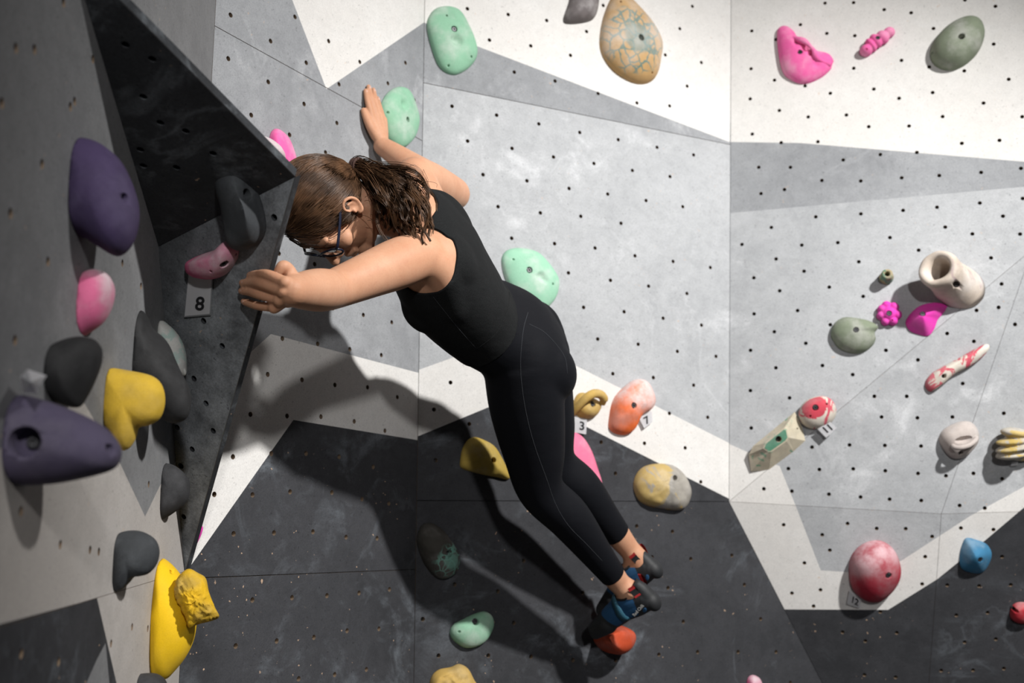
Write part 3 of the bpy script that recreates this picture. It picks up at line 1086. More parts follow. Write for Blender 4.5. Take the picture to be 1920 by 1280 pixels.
dome('mustard ridged hold cut off by the bottom edge of the photo', PC,
     [(805, 1300), (808, 1270), (822, 1255), (845, 1250), (860, 1244), (876, 1252), (886, 1270), (900, 1300), (880, 1330), (825, 1330)], 0.05, yellow, (850, 1290), nz=0.010, nf=28)
dome('red-orange foothold under the climber\'s near shoe', PC,
     [(1112, 1192), (1118, 1176), (1145, 1168), (1170, 1178), (1174, 1195), (1164, 1214), (1146, 1224), (1128, 1218), (1116, 1206)], 0.125, redorange, (1142, 1194), a=3.4, b=2.4)
dome('small pink and cream hold cut off at the bottom edge, right of the crease', PC,
     [(1400, 1276), (1406, 1266), (1416, 1266), (1425, 1276), (1428, 1300), (1412, 1312), (1400, 1300)], 0.03, pinkwhite, (1413, 1288))

# ---- wall B
dome('mint green hold beside the climber\'s raised far hand', PB,
     [(712, 205), (720, 182), (735, 167), (752, 163), (766, 172), (777, 198), (783, 226), (776, 255), (760, 274), (744, 277), (726, 262), (716, 235)], 0.036, mint, (750, 222),
     marks=[(765, 224, 'hole', 0.9), (728, 211, 'screw')], dents=[(758, 197, 0.02, 0.012)])
o = dome('bright pink hold with a pale chalked horn behind the volume\'s upper edge', PB,
         [(505, 258), (512, 243), (522, 244), (538, 260), (550, 290), (552, 312), (540, 330), (520, 330), (505, 300)], 0.03, hotpink, (525, 290), marks=[(531, 302, 'hole', 0.9)])
bm = bmesh.new()
tp = [o.matrix_world.inverted() @ (CAM + ray(x, y) * ((PB.o + PB.n * n - CAM).dot(PB.n) / ray(x, y).dot(PB.n))) for x, y, n in ((462, 262, .0), (478, 268, .045), (498, 272, .075), (514, 283, .075), (520, 292, .05), (520, 296, .02))]
add_tube(bm, open_curve(tp, 20), [0.019] * 20, 14)
bm_obj('horn', bm, [hold_mat('pale_pink_chalked_horn', (0.62, 0.48, 0.50), 0.7, seed=13.4, chalk_col=(0.72, 0.69, 0.70))], o)
dome('small white and yellow hold glimpsed between the hair and the far forearm', PB,
     [(727, 300), (738, 290), (752, 294), (764, 305), (776, 322), (764, 335), (740, 332), (728, 318)], 0.03, palewhite, (750, 310))
dome('sliver of a magenta hold poking out from the volume\'s lower edge', PB,
     [(360, 1015), (366, 998), (373, 985), (377, 988), (374, 1000), (369, 1012), (363, 1022)], 0.018, magenta, (368, 1002))

# ---- wall R
o = dome('large hot pink hold with a folded upper rim on the white band', PR1,
         [(1457, 62), (1462, 52), (1474, 50), (1488, 60), (1496, 72), (1515, 82), (1530, 96), (1542, 100), (1556, 104), (1563, 114), (1560, 122), (1557, 131), (1538, 147), (1508, 158), (1482, 150), (1467, 134), (1459, 95)], 0.046, hotpink, (1497, 100),
         marks=[(1500, 97, 'bolt', 0.9)], a=1.8, dents=[(1510, 90, .016, .016), (1520, 100, .014, .014), (1492, 80, .012, .01), (1531, 120, .010, .006)])
bm = bmesh.new()
tp = [o.matrix_world.inverted() @ (CAM + ray(x, y) * ((PR1.o + PR1.n * n - CAM).dot(PR1.n) / ray(x, y).dot(PR1.n))) for x, y, n in ((1463, 62, .012), (1477, 66, .024), (1492, 72, .036), (1510, 79, .046), (1524, 92, .046), (1532, 108, .040), (1545, 116, .026), (1556, 120, .012))]
add_tube(bm, open_curve(tp, 24), [0.0085 + 0.003 * math.sin(i * 0.9) for i in range(24)], 10)
bm_obj('rim', bm, [hotpink], o)
lumps('small knobbly pink hold with two screws on the white band', PR1,
      [(1624, 95, .012, (.021, .019, .028)), (1633, 85, .014, (.012, .026, .026), 0.6), (1642, 77, .016, (.017, .026, .026), 0.6), (1655, 70, .016, (.02, .024, .024), 0.6), (1667, 61, .013, (.019, .018, .020))], hotpink, 0.0022,
      marks=[(1646, 70, 'bolt', 0.8), (1625, 92, 'screw')], sm=2)
dome('olive green egg-shaped hold in the upper right corner area', PR1,
     [(1744, 108), (1748, 84), (1766, 60), (1790, 42), (1816, 33), (1836, 38), (1846, 58), (1842, 82), (1828, 106), (1804, 126), (1780, 133), (1756, 126)], 0.075, olive, (1800, 80), marks=[(1803, 68, 'big', 0.8), (1748, 99, 'screw')])
m = PR1.mat(PR1.hit(1662, 521))
bm = bmesh.new()
add_lathe(bm, [(0.0, 0.0), (0.021, 0.0), (0.022, 0.008), (0.0185, 0.03), (0.0175, 0.045), (0.0145, 0.052), (0.0085, 0.052), (0.0075, 0.046), (0.0075, 0.006), (0, 0.006)], 28)
for v in bm.verts:
    v.co += noise.noise_vector(v.co * 60) * 0.0012
o = bm_obj('climbing_hold', bm, [peg])
o.matrix_world = m
dress(o, 'tiny cream and green round peg hold with a hole in its end')
# the cup: a hollow horn that leans out of the wall
base = PR1.hit(1796, 538)
mouth = CAM + ray(1757, 502) * ((PR1.o + PR1.n * 0.135 - CAM).dot(PR1.n) / ray(1757, 502).dot(PR1.n))
m = PR1.mat(base)
ax = m.inverted() @ mouth
q = ax.normalized().to_track_quat('Z', 'Y').to_matrix().to_4x4()
Lx = ax.length
bm = bmesh.new()
add_lathe(bm, [(0.0, -0.05), (0.070, -0.05), (0.069, -0.01), (0.065, 0.03), (0.060, 0.06), (0.058, Lx * 0.62), (0.0605, Lx * 0.80), (0.0610, Lx * 0.92), (0.056, Lx * 1.0), (0.047, Lx * 1.02), (0.038, Lx * 0.98), (0.033, Lx * 0.88), (0.030, Lx * 0.55), (0.028, Lx * 0.22), (0, Lx * 0.17)], 48, q)
for v in bm.verts:
    v.co += noise.noise_vector(v.co * 24) * 0.0035
bmesh.ops.bisect_plane(bm, geom=bm.verts[:] + bm.edges[:] + bm.faces[:], plane_co=(0, 0, 0.0003), plane_no=(0, 0, 1), clear_inner=True)
ed = [e for e in bm.edges if e.is_boundary]
bmesh.ops.edgeloop_fill(bm, edges=ed)
bmesh.ops.recalc_face_normals(bm, faces=bm.faces)
o = bm_obj('climbing_hold', bm, [bone])
o.matrix_world = m
dress(o, 'bone-white hollow cup hold jutting out like a tree stump')
bores(o, PR1, [(1793, 533, 'big', 0.75, 1)])
lumps('small magenta flower-like lobed hold under the bone-white cup', PR1,
      [(1667, 588, .008, (.026, .026, .026)), (1654, 580, .008, (.015, .015, .02)), (1652, 592, .008, (.014, .014, .02)), (1662, 573, .008, (.015, .015, .02)), (1676, 576, .008, (.016, .016, .021)), (1682, 590, .008, (.015, .016, .02)), (1674, 602, .008, (.015, .014, .02)), (1660, 603, .008, (.013, .013, .018))], magenta, 0.0022,
      marks=[(1667, 587, 'bolt', 0.9), (1673, 600, 'screw', 0.8)], sm=1)
dome('magenta wedge hold with a pointed upper tip touching the bone-white cup', PR1,
     [(1698, 606), (1704, 592), (1722, 575), (1746, 568), (1766, 569), (1776, 574), (1768, 588), (1758, 600), (1751, 618), (1740, 630), (1722, 627), (1706, 620)], 0.050, magenta, (1730, 592), a=1.35, b=1.0,
     marks=[(1730, 588, 'bolt', 0.9)])
dome('olive green rounded hold with a notched right end', PR1,
     [(1558, 626), (1564, 607), (1580, 596), (1600, 596), (1626, 601), (1640, 607), (1647, 614), (1640, 624), (1642, 635), (1636, 648), (1620, 660), (1598, 663), (1576, 655), (1564, 642)], 0.048, olive, (1602, 620), marks=[(1605, 618, 'bolt', 0.9)])
dome('long thin red and white crimp rail on the right wall', PR2,
     [(1734, 722), (1740, 706), (1758, 692), (1792, 674), (1826, 655), (1848, 645), (1855, 650), (1846, 664), (1822, 684), (1788, 702), (1764, 722), (1744, 734)], 0.034, redcream, (1790, 686), a=2.6, marks=[(1770, 705, 'hole', 0.8)])
o = dome('round red and cream hold above the number 11 tag', PR2,
         [(1497, 776), (1504, 758), (1520, 746), (1542, 742), (1560, 750), (1568, 770), (1560, 790), (1540, 802), (1520, 803), (1504, 794)], 0.045, redcream, (1532, 768), a=2.6, b=2.0,
         marks=[(1529, 764, 'bolt'), (1550, 757, 'screw'), (1519, 780, 'screw')])
o.data.materials.append(redface)
bpy.context.view_layer.update()
pc = o.matrix_world.inverted() @ (CAM + ray(1528, 764) * ((PR2.o + PR2.n * 0.04 - CAM).dot(PR2.n) / ray(1528, 764).dot(PR2.n)))
for f in o.data.polygons:
    d = f.center - pc
    e = (d.x * 0.82 + d.y * 0.57) / 0.040, (-d.x * 0.57 + d.y * 0.82) / 0.031
    if e[0] ** 2 + e[1] ** 2 < 1 and f.center.z > 0.012:
        f.material_index = 1


def facet(label, pl, base, top, h, mats, face_mats, marks=()):
    """faceted hold: base polygon on the wall, smaller top polygon raised by h"""
    bw = [pl.hit(*p) for p in base]
    c = sum(bw, V()) / len(bw)
    m = pl.mat(c)
    inv = m.inverted()
    bm = bmesh.new()
    a = [bm.verts.new(V(((inv @ p).x, (inv @ p).y, 0))) for p in bw]
    b = []
    for i, p in enumerate(top):
        hh = h[i]
        w = CAM + ray(*p) * ((pl.o + pl.n * hh - CAM).dot(pl.n) / ray(*p).dot(pl.n))
        b.append(bm.verts.new(inv @ w))
    n = len(a)
    fs = []
    for i in range(n):
        f = bm.faces.new((a[i], a[(i + 1) % n], b[(i + 1) % n], b[i]))
        fs.append(f)
    f = bm.faces.new(b)
    fs.append(f)
    bm.faces.new(a[::-1])
    for i, f in enumerate(fs):
        f.material_index = face_mats[i] if i < len(face_mats) else 0
    bmesh.ops.recalc_face_normals(bm, faces=bm.faces)
    bmesh.ops.bevel(bm, geom=[e for e in bm.edges if all(v.co.z > 0.002 for v in e.verts)] , offset=0.0022, segments=2, affect='EDGES')
    bmesh.ops.triangulate(bm, faces=bm.faces[:])
    o = bm_obj('climbing_hold', bm, mats, smooth=False)
    o.matrix_world = m
    dress(o, label)
    bores(o, pl, marks)
    for p in o.data.polygons:
        p.use_smooth = False
    return o


facet('faceted cream brick hold with a green top face on the crease line', PR2,
      [(1404, 852), (1412, 836), (1490, 772), (1504, 800), (1510, 826), (1488, 846), (1442, 880), (1408, 884)],
      [(1432, 840), (1436, 830), (1470, 803), (1475, 806), (1478, 820), (1474, 826), (1446, 846), (1441, 846)],
      [0.045] * 8, [cream, greenpaint], [0] * 8 + [1], marks=[(1460, 823, 'big', 0.75), (1495, 803, 'screw', 0.8)])
o = dome('bone-white pocket hold with a slot-shaped finger pocket', PR2,
         [(1761, 828), (1763, 812), (1776, 800), (1800, 790), (1820, 791), (1832, 806), (1833, 826), (1822, 843), (1808, 856), (1790, 860), (1774, 850)], 0.050, bone2, (1800, 822), a=2.8,
         marks=[(1802, 849, 'hole', 0.8)])
bm = bmesh.new()
inv = o.matrix_world.inverted()


def lift(pl, x, y, n):
    return CAM + ray(x, y) * ((pl.o + pl.n * n - CAM).dot(pl.n) / ray(x, y).dot(pl.n))


add_tube(bm, open_curve([inv @ lift(PR2, *q) for q in ((1786, 834, .03), (1789, 838, .058), (1800, 839, .070), (1816, 835, .070), (1828, 826, .058), (1831, 820, .03))], 22), [0.0075] * 22, 10)
bm_obj('pocket_lip', bm, [bone2], o)
bm = bmesh.new()
add_blob(bm, inv @ lift(PR2, 1809, 824, .056), (.030, .011, .022), Matrix.Rotation(0.2, 4, 'Z'))
cme = bpy.data.meshes.new('cutter')
bm.to_mesh(cme)
bm.free()
cut = bpy.data.objects.new('cutter', cme)
col.objects.link(cut)
cut.matrix_world = o.matrix_world
md = o.modifiers.new('pocket', 'BOOLEAN')
md.object = cut
md.operation = 'DIFFERENCE'
bake(o)
bpy.data.objects.remove(cut)
lumps('stacked cream and yellow hold at the right edge of the photo', PR4,
      [(1905, 812, .045, (.045, .017, .040), -0.15), (1900, 827, .045, (.050, .013, .045), 0.12), (1900, 840, .045, (.052, .013, .048), 0.2), (1896, 853, .04, (.045, .013, .045), 0.12), (1915, 834, .02, (.055, .05, .03))], creamyellow, 0.003, sm=1)
dome('big round crimson hold dusted with chalk above the number 12 tag', PR3,
     [(1591, 1070), (1594, 1046), (1608, 1026), (1630, 1014), (1654, 1014), (1676, 1030), (1687, 1056), (1686, 1082), (1672, 1106), (1650, 1124), (1628, 1126), (1606, 1114), (1594, 1094)], 0.085, crimson, (1642, 1066),
     marks=[(1666, 1079, 'bolt')])
lumps_b = dome('blue diamond-faceted hold below the white band', PR3,
               [(1799, 1042), (1804, 1020), (1812, 1008), (1832, 1012), (1850, 1020), (1859, 1038), (1852, 1060), (1840, 1073), (1820, 1073), (1802, 1064)], 0.050, blue, (1830, 1044), a=1.4, b=1.1,
               marks=[(1838, 1049, 'bolt', 0.85)])
dome('small red hold cut off by the right edge of the photo', PR3,
     [(1893, 1148), (1898, 1134), (1912, 1128), (1930, 1132), (1936, 1150), (1928, 1165), (1910, 1167), (1896, 1160)], 0.036, red, (1912, 1146), marks=[(1905, 1145, 'hole', 0.7)])


# ---- wall L: seen from the side, so these are modelled in profile
def prof(xw, cy):
    """upright plane square to wall L through the hold's middle"""
    return Plane(PL.hit(xw, cy), -dirL)


pillow('deep purple egg-shaped hold, highest on the near left wall', PL, prof(152, 370),
       [(120, 330), (128, 280), (150, 264), (190, 272), (225, 300), (247, 342), (258, 390), (252, 436), (236, 466), (214, 478), (190, 466), (160, 446), (130, 425)], 0.062, purple, marks=[(236, 372, 'hole', 0.8)])
pillow('pink hold with a white chalked scoop under the purple egg', PL, prof(160, 565),
       [(140, 570), (146, 525), (170, 508), (192, 508), (208, 522), (213, 545), (206, 575), (190, 602), (165, 622), (142, 632), (132, 600)], 0.040, pinkwhite)
pillow('black disc-shaped hold above the big purple cone', PL, prof(105, 700),
       [(70, 690), (90, 660), (120, 640), (160, 632), (184, 642), (188, 668), (176, 705), (158, 742), (140, 764), (105, 752), (70, 735)], 0.050, black)
bm = bmesh.new()
cpts = [(38, 706, .012), (52, 692, .022), (88, 704, .03), (76, 722, .035), (70, 738, .03), (44, 736, .012)]
vs = [bm.verts.new(lift(PL, *p)) for p in cpts]
mid = bm.verts.new(lift(PL, 58, 716, .045))
for i in range(6):
    bm.faces.new((vs[i], vs[(i + 1) % 6], mid))
bmesh.ops.solidify(bm, geom=bm.faces[:], thickness=0.0006)
ct = sum((v.co for v in bm.verts), V()) / len(bm.verts)
bmesh.ops.translate(bm, vec=-ct, verts=bm.verts)
o = bm_obj('paper_scrap', bm, [M['card']], smooth=False)
o.location = ct
tag(o, 'crumpled white paper scrap stuck on the wall beside the black disc hold', 'paper tag')
o = pillow('big faded purple bullet-shaped hold nearest the camera', PL, prof(40, 825),
           [(-60, 800), (-20, 745), (30, 738), (90, 752), (150, 775), (196, 800), (222, 830), (226, 856), (210, 880), (160, 896), (90, 908), (20, 908), (-40, 890), (-70, 850)], 0.060, purple2, marks=[(208, 842, 'hole', 0.7), (45, 828, 'big', 1.3)])
o = pillow('yellow mushroom-shaped hold with a stubby lower lip', PL, prof(205, 765),
           [(185, 760), (192, 702), (206, 690), (240, 694), (284, 704), (304, 722), (309, 752), (300, 782), (278, 797), (258, 802), (250, 826), (236, 844), (220, 838), (208, 812), (190, 800)], 0.040, yellow)
o.data.materials[0] = hold_mat('yellow_mushroom_hold', (0.62, 0.40, 0.035), 0.15, seed=5.2, chalk_col=(0.66, 0.55, 0.35))
pillow('long black hold with a scooped middle reaching towards the volume', PL, prof(262, 690),
       [(226, 600), (234, 574), (252, 571), (272, 588), (285, 614), (306, 636), (330, 672), (348, 712), (360, 752), (356, 778), (338, 790), (312, 786), (290, 765), (262, 742), (234, 705), (224, 650)], 0.055, black, nz=0.005, nf=18)
pillow('white and mint hold peeping out behind the long black hold', PL, prof(298, 650),
       [(290, 640), (300, 602), (318, 610), (336, 630), (347, 655), (350, 685), (345, 705), (310, 700), (290, 680)], 0.030, palewhite)
pillow('charcoal shell-shaped hold at the foot of the volume edge', PL, prof(308, 915),
       [(298, 900), (303, 872), (324, 871), (345, 884), (356, 905), (353, 930), (338, 950), (318, 966), (302, 970), (294, 930)], 0.036, blackmatte, nz=0.003)
pillow('black ball-shaped hold with a pinched neck on the white paint', PL, prof(222, 1050),
       [(205, 1040), (212, 1008), (232, 996), (262, 995), (288, 1008), (298, 1030), (294, 1056), (280, 1074), (262, 1080), (250, 1082), (238, 1096), (222, 1108), (206, 1100)], 0.038, slate)
pillow('bright yellow smooth half-moon hold in the lower left', PL, prof(297, 1160),
       [(280, 1160), (286, 1100), (300, 1050), (312, 1050), (335, 1075), (355, 1110), (366, 1145), (364, 1190), (352, 1225), (330, 1255), (308, 1274), (286, 1260)], 0.075, brightyellow, marks=[(322, 1072, 'screw')])
pillow('dark rounded hold cut off by the bottom edge at lower left', PL, prof(262, 1290),
       [(240, 1290), (250, 1268), (270, 1262), (295, 1264), (312, 1280), (312, 1305), (290, 1320), (255, 1315)], 0.03, blackmatte)
# rough yellow rock on the half-moon's flank
ctr = at(365, 1118, (PL.hit(297, 1120) - CAM).dot(FWD) - 0.03)
rock_pl = Plane(ctr, V((0.25, -0.95, 0.1)))
bm = bmesh.new()
outl = [(326, 1108), (332, 1084), (352, 1066), (372, 1074), (386, 1084), (392, 1110), (403, 1138), (411, 1156), (396, 1164), (372, 1170), (354, 1176), (346, 1150), (334, 1130)]
o2 = [V(rock_pl.to2(rock_pl.hit(*p))) for p in outl]
N = 80
ring0 = closed_curve(o2, N)
c2 = sum(ring0, V((0, 0))) / N
base = [bm.verts.new(rock_pl.p3(q)) for q in ring0]
for s in (1, -1):
    prev = base
    for k in range(1, 18):
        t = k / 18
        cur = []
        for q in ring0:
            z = s * 0.034 * (1 - (1 - t) ** 2.6) ** 0.5
            P = rock_pl.p3(q.lerp(c2, t), z)
            lo = 1.0 if (q.lerp(c2, t) - c2).dot(V((-0.6, -0.8))) > -0.012 else 0.35
            P += noise.noise_vector(P * 90) * 0.0035 * lo + noise.noise_vector(P * 220) * 0.0034 * lo
            cur.append(bm.verts.new(P))
        for i in range(N):
            bm.faces.new((prev[i], prev[(i + 1) % N], cur[(i + 1) % N], cur[i]))
        prev = cur
    bm.faces.new(prev)
bmesh.ops.recalc_face_normals(bm, faces=bm.faces)
bmesh.ops.translate(bm, vec=-ctr, verts=bm.verts)
o = bm_obj('climbing_hold', bm, [rockyellow])
o.location = ctr
dress(o, 'rough yellow rock-textured hold screwed onto the smooth yellow half-moon')

# ---- volume V
dome('slate grey bar-shaped hold with one bolt hole on the black volume', PV2,
     [(416, 318), (428, 306), (448, 306), (464, 316), (480, 348), (494, 390), (499, 424), (492, 450), (474, 464), (454, 466), (440, 452), (434, 420), (428, 380), (418, 345)], 0.050, slate, (456, 388), a=3.2, b=2.2,
     marks=[(464, 364, 'big', 0.72)])
dome('pink chalk-whitened hold above the number 8 card on the volume', PV2,
     [(354, 503), (356, 488), (380, 476), (408, 466), (430, 448), (446, 455), (448, 476), (440, 496), (424, 514), (402, 521), (374, 518), (360, 511)], 0.040, pinkwhite, (408, 486), a=2.4,
     marks=[(421, 496, 'bolt', 0.85), (395, 509, 'screw', 0.8), (443, 477, 'screw', 0.8)])


# ------------------------------------------------------------------ number tags
def text_mesh(txt, size, bold):
    cu = bpy.data.curves.new('numeral', 'FONT')
    cu.body = txt
    cu.size = size
    cu.align_x = 'CENTER'
    cu.align_y = 'CENTER'
    cu.offset = bold
    cu.extrude = 0.00015
    cu.resolution_u = 4
    t = bpy.data.objects.new('numeral', cu)
    col.objects.link(t)
    dg = bpy.context.evaluated_depsgraph_get()
    dg.update()
    me = bpy.data.meshes.new_from_object(t.evaluated_get(dg))
    bpy.data.objects.remove(t)
    bpy.data.curves.remove(cu)
    me.name = 'numeral'
    return me


def number_tag(label, pl, quad, out, txt=None, tc=None, th=12, ang=0.0, laminate=0.0):
    ofs = out if hasattr(out, '__len__') else [out] * 4
    p = [lift(pl, x, y, n) for (x, y), n in zip(quad, ofs)]
    c = sum(p, V()) / 4
    nrm = (p[2] - p[0]).cross(p[3] - p[1]).normalized()
    if nrm.dot(CAM - c) < 0:
        nrm = -nrm
    tp = Plane(c, nrm)
    m = tp.mat(c)
    inv = m.inverted()
    bm = bmesh.new()
    k = 1 + laminate
    f = bm.faces.new([bm.verts.new((inv @ q) * k) for q in p])
    bmesh.ops.solidify(bm, geom=[f], thickness=0.0006)
    o = bm_obj('number_tag', bm, [M['lam'] if laminate else M['card']], smooth=False)
    o.matrix_world = m
    tag(o, label, 'number tag')
    if laminate:
        bm = bmesh.new()
        f = bm.faces.new([bm.verts.new(V(((inv @ q).x, (inv @ q).y, 0.0009))) for q in p])
        bmesh.ops.solidify(bm, geom=[f], thickness=0.0002)
        bm_obj('card', bm, [M['card']], o, smooth=False)
    if txt:
        w = inv @ tp.hit(*tc)
        l2 = lambda i, j: math.hypot(quad[i][0] - quad[j][0], quad[i][1] - quad[j][1])
        ex = (inv.to_3x3() @ (p[1] - p[0])) / l2(1, 0)
        ey = (inv.to_3x3() @ (p[0] - p[3])) / l2(0, 3)
        me = text_mesh(txt, 1.0, 0.022)
        for v in me.vertices:
            q = (ex * v.co.x + ey * v.co.y) * (th / 0.729)
            v.co = (q.x, q.y, 0.0 if v.co.z < 0 else 0.0003)
        t = bpy.data.objects.new('numeral', me)
        col.objects.link(t)
        me.materials.append(M['ink'])
        t.parent = o
        t.location = (w.x, w.y, 0.0012)
    return o


number_tag('white laminated card numbered 8 hanging under the pink hold on the volume', PV2, [(354.5, 514), (398, 516), (393.5, 588), (347, 592)], 0.004, '8', (375.5, 570), 26, 0.03, laminate=0.07)
number_tag('small white tag numbered 3 under the mustard rail hold', PC, [(1076, 781), (1100.5, 785), (1099, 814), (1075, 810)], 0.012, '3', (1091, 799), 16, 0.0)
number_tag('small white tag numbered 7 at the lower right of the orange hold', PC, [(1198, 783), (1222, 770), (1224, 790), (1208, 803)], 0.014, '7', (1212.5, 788), 14, 0.3)
number_tag('small white tag numbered 11 under the round red and cream hold', PR2, [(1533, 804), (1556, 790), (1569, 801.6), (1549, 820.6)], 0.026, '11', (1552.3, 803.5), 14, 0.60)
number_tag('small white tag numbered 12 under the crimson ball hold', PR3, [(1592.5, 1106), (1616, 1120), (1612, 1140), (1587.6, 1132)], 0.012, '12', (1602.5, 1126.5), 12, -0.2)
number_tag('tiny white tag under the stacked cream and yellow hold', PR4, [(1897, 866), (1908.5, 863.7), (1908.5, 872), (1894.5, 874)], 0.012)

# ------------------------------------------------------------------ the climber
import numpy as np
skin = NT('skin')
c = skin.mix(skin.ramp(skin.noise(9, 4, 0.6), 0.35, 0.7), (0.51, 0.265, 0.160), (0.57, 0.315, 0.20))
c = skin.mix(skin.ramp(skin.noise(40, 4, 0.6), 0.45, 0.75, 0.0, 0.22), c, (0.43, 0.17, 0.10))
c = skin.mix(skin.ramp(skin.noise(230, 3, 0.7), 0.42, 0.75, 0.0, 0.20), c, (0.36, 0.15, 0.085))
c = skin.mix(skin.ramp(skin.voro(75), 0.03, 0.012, 0.0, 0.55), c, (0.28, 0.12, 0.06))
skin.set('Base Color', c)
skin.set('Roughness', 0.56)
skin.set('Specular IOR Level', 0.25)
skin.set('Subsurface Weight', 0.12)
skin.set('Subsurface Radius', (0.012, 0.005, 0.003))
skin.set('Subsurface Scale', 0.6)
skin.bump(skin.mul(skin.noise(380, 3), skin.noise(900, 2), 'ADD'), 0.18, 0.0006)
M['skin'] = skin.m


def fabric(name, c, c2, scale, rough, bump, sheen=0.0):
    k = NT(name)
    n = k.noise(scale, 3, 0.6)
    col_ = k.mix(k.ramp(n, 0.35, 0.75), c, c2)
    smud = k.mul(k.ramp(k.noise(7, 5, 0.65), 0.60, 0.80), k.ramp(k.noise(60, 3, 0.6), 0.4, 0.7))
    col_ = k.mix(k.mul(smud, 0.25), col_, (0.14, 0.145, 0.15))
    k.set('Base Color', col_)
    k.set('Roughness', rough)
    k.set('Specular IOR Level', 0.12)
    k.set('Sheen Weight', sheen)
    k.set('Sheen Roughness', 0.5)
    wr = k.noise(13, 3, 0.55, k.mapping((1, 1, 2.2), (0.6, 0.5, 0.2)))
    k.bump(k.mul(k.mul(wr, 5.0), n, 'ADD'), bump, 0.0016)
    return k.m


M['legging'] = fabric('black_stretch_jersey', (0.0042, 0.0046, 0.0066), (0.0075, 0.008, 0.0105), 900, 0.72, 0.25)
M['tank'] = fabric('black_ribbed_knit', (0.008, 0.0085, 0.009), (0.015, 0.016, 0.0165), 500, 0.85, 0.35)
M['thread'] = plain('grey_stitching', (0.045, 0.048, 0.055), 0.9)
M['rubber'] = plain('shoe_rubber', (0.016, 0.017, 0.019), 0.6, bump=0.3, scale=60)
M['shoeblue'] = plain('blue_microfibre', (0.012, 0.065, 0.155), 0.8, bump=0.4, scale=500)
M['strap'] = plain('teal_strap', (0.025, 0.10, 0.15), 0.6, bump=0.3, scale=300)
M['tabred'] = plain('red_webbing', (0.36, 0.018, 0.02), 0.85, bump=0.4, scale=700)
M['tabblack'] = plain('black_webbing', (0.012, 0.012, 0.013), 0.85)
M['print'] = plain('pale_print', (0.62, 0.62, 0.60), 0.7)
M['nail'] = plain('fingernail', (0.62, 0.38, 0.30), 0.3, spec=0.5)
M['frame'] = plain('navy_acetate', (0.008, 0.011, 0.028), 0.4, spec=0.4)
M['eye'] = plain('eye_white', (0.75, 0.73, 0.70), 0.2)
M['iris'] = plain('brown_iris', (0.05, 0.025, 0.012), 0.2)
M['lip'] = plain('lip', (0.45, 0.16, 0.13), 0.5)
k = NT('lens_glass')
k.set('Base Color', (1, 1, 1, 1))
k.set('Roughness', 0.06)
k.set('Transmission Weight', 1.0)
k.set('IOR', 1.08)
M['lens'] = k.m
k = NT('brown_hair')
hv = k.noise(24, 3, 0.6)
k.set('Base Color', k.mix(k.ramp(hv, 0.35, 0.7), (0.042, 0.021, 0.0105), (0.118, 0.060, 0.030)))
k.set('Roughness', 0.40)
k.set('Specular IOR Level', 0.32)
M['hair'] = k.m
M['tie'] = plain('brown_elastic', (0.055, 0.028, 0.022), 0.9, bump=0.4, scale=500)


def onp(pl, x, y, n):
    return lift(pl, x, y, n)


shL, shR = at(787, 478, 2.06), at(778, 332, 2.35)
elL, wrL = at(624, 543, 1.89), onp(PV2, 547, 545, 0.020)
elR, wrR = at(852, 364, 2.64), onp(PB, 717, 274, 0.034)
hipL, hipR = at(985, 668, 2.42), at(997, 622, 2.55)
knL, anL = at(1011, 918, 2.55), at(1163, 1096, 2.715)
knR, anR = at(1036, 868, 2.665), at(1180, 1030, 2.785)
A = ((shL + shR) / 2 - (hipL + hipR) / 2).normalized()
Sv = (shL - shR).normalized()
F = Sv.cross(A).normalized()
print('arm L %.3f %.3f arm R %.3f %.3f torso %.3f legL %.3f %.3f legR %.3f %.3f' % ((shL - elL).length, (elL - wrL).length, (shR - elR).length, (elR - wrR).length, ((shL + shR) / 2 - (hipL + hipR) / 2).length,
      (hipL - knL).length, (knL - anL).length, (hipR - knR).length, (knR - anR).length))

bm = bmesh.new()
# trunk: elliptical cross-sections up the spine
ST = [(1006, 712, 2.54, .120, .080), (990, 676, 2.51, .154, .104), (968, 642, 2.475, .158, .106), (934, 618, 2.43, .143, .095), (898, 601, 2.37, .120, .089), (868, 566, 2.31, .130, .099),
      (838, 526, 2.26, .146, .103), (812, 475, 2.205, .152, .098), (793, 430, 2.17, .128, .074), (768, 402, 2.145, .072, .060), (735, 395, 2.125, .052, .055), (695, 389, 2.105, .050, .054), (655, 386, 2.085, .045, .05)]
NS = 48
cs = open_curve([at(*s[:3]) for s in ST], NS)
rw = open_curve([V((s[3], s[4], 0)) for s in ST], NS)
rings = []
for i in range(NS):
    t = (cs[min(i + 1, NS - 1)] - cs[max(i - 1, 0)]).normalized()
    sv = (Sv - t * Sv.dot(t)).normalized()
    fv = sv.cross(t)
    ring = []
    for k_ in range(36):
        a_ = k_ * math.tau / 36
        ca, sa = math.cos(a_), math.sin(a_)
        e = 0.86
        ring.append(bm.verts.new(cs[i] + sv * (rw[i].x * math.copysign(abs(ca) ** e, ca)) + fv * (rw[i].y * math.copysign(abs(sa) ** e, sa))))
    rings.append(ring)
for i in range(NS - 1):
    for k_ in range(36):
        bm.faces.new((rings[i][k_], rings[i][(k_ + 1) % 36], rings[i + 1][(k_ + 1) % 36], rings[i + 1][k_]))
bm.faces.new(rings[0][::-1])
bm.faces.new(rings[-1])


def limb(pts, radii, n=28, flat=1.0, up=None):
    P = open_curve(pts, n)
    Rr = [v.x for v in open_curve([V((r, 0, 0)) for r in radii], n)]
    add_tube(bm, P, Rr, 32, True, flat, up)
    for e, r in ((P[0], Rr[0]), (P[-1], Rr[-1])):
        add_blob(bm, e, (r * .98,) * 3, seg=16, rings=10)


frame3 = Matrix((Sv, F, A)).transposed().to_4x4()
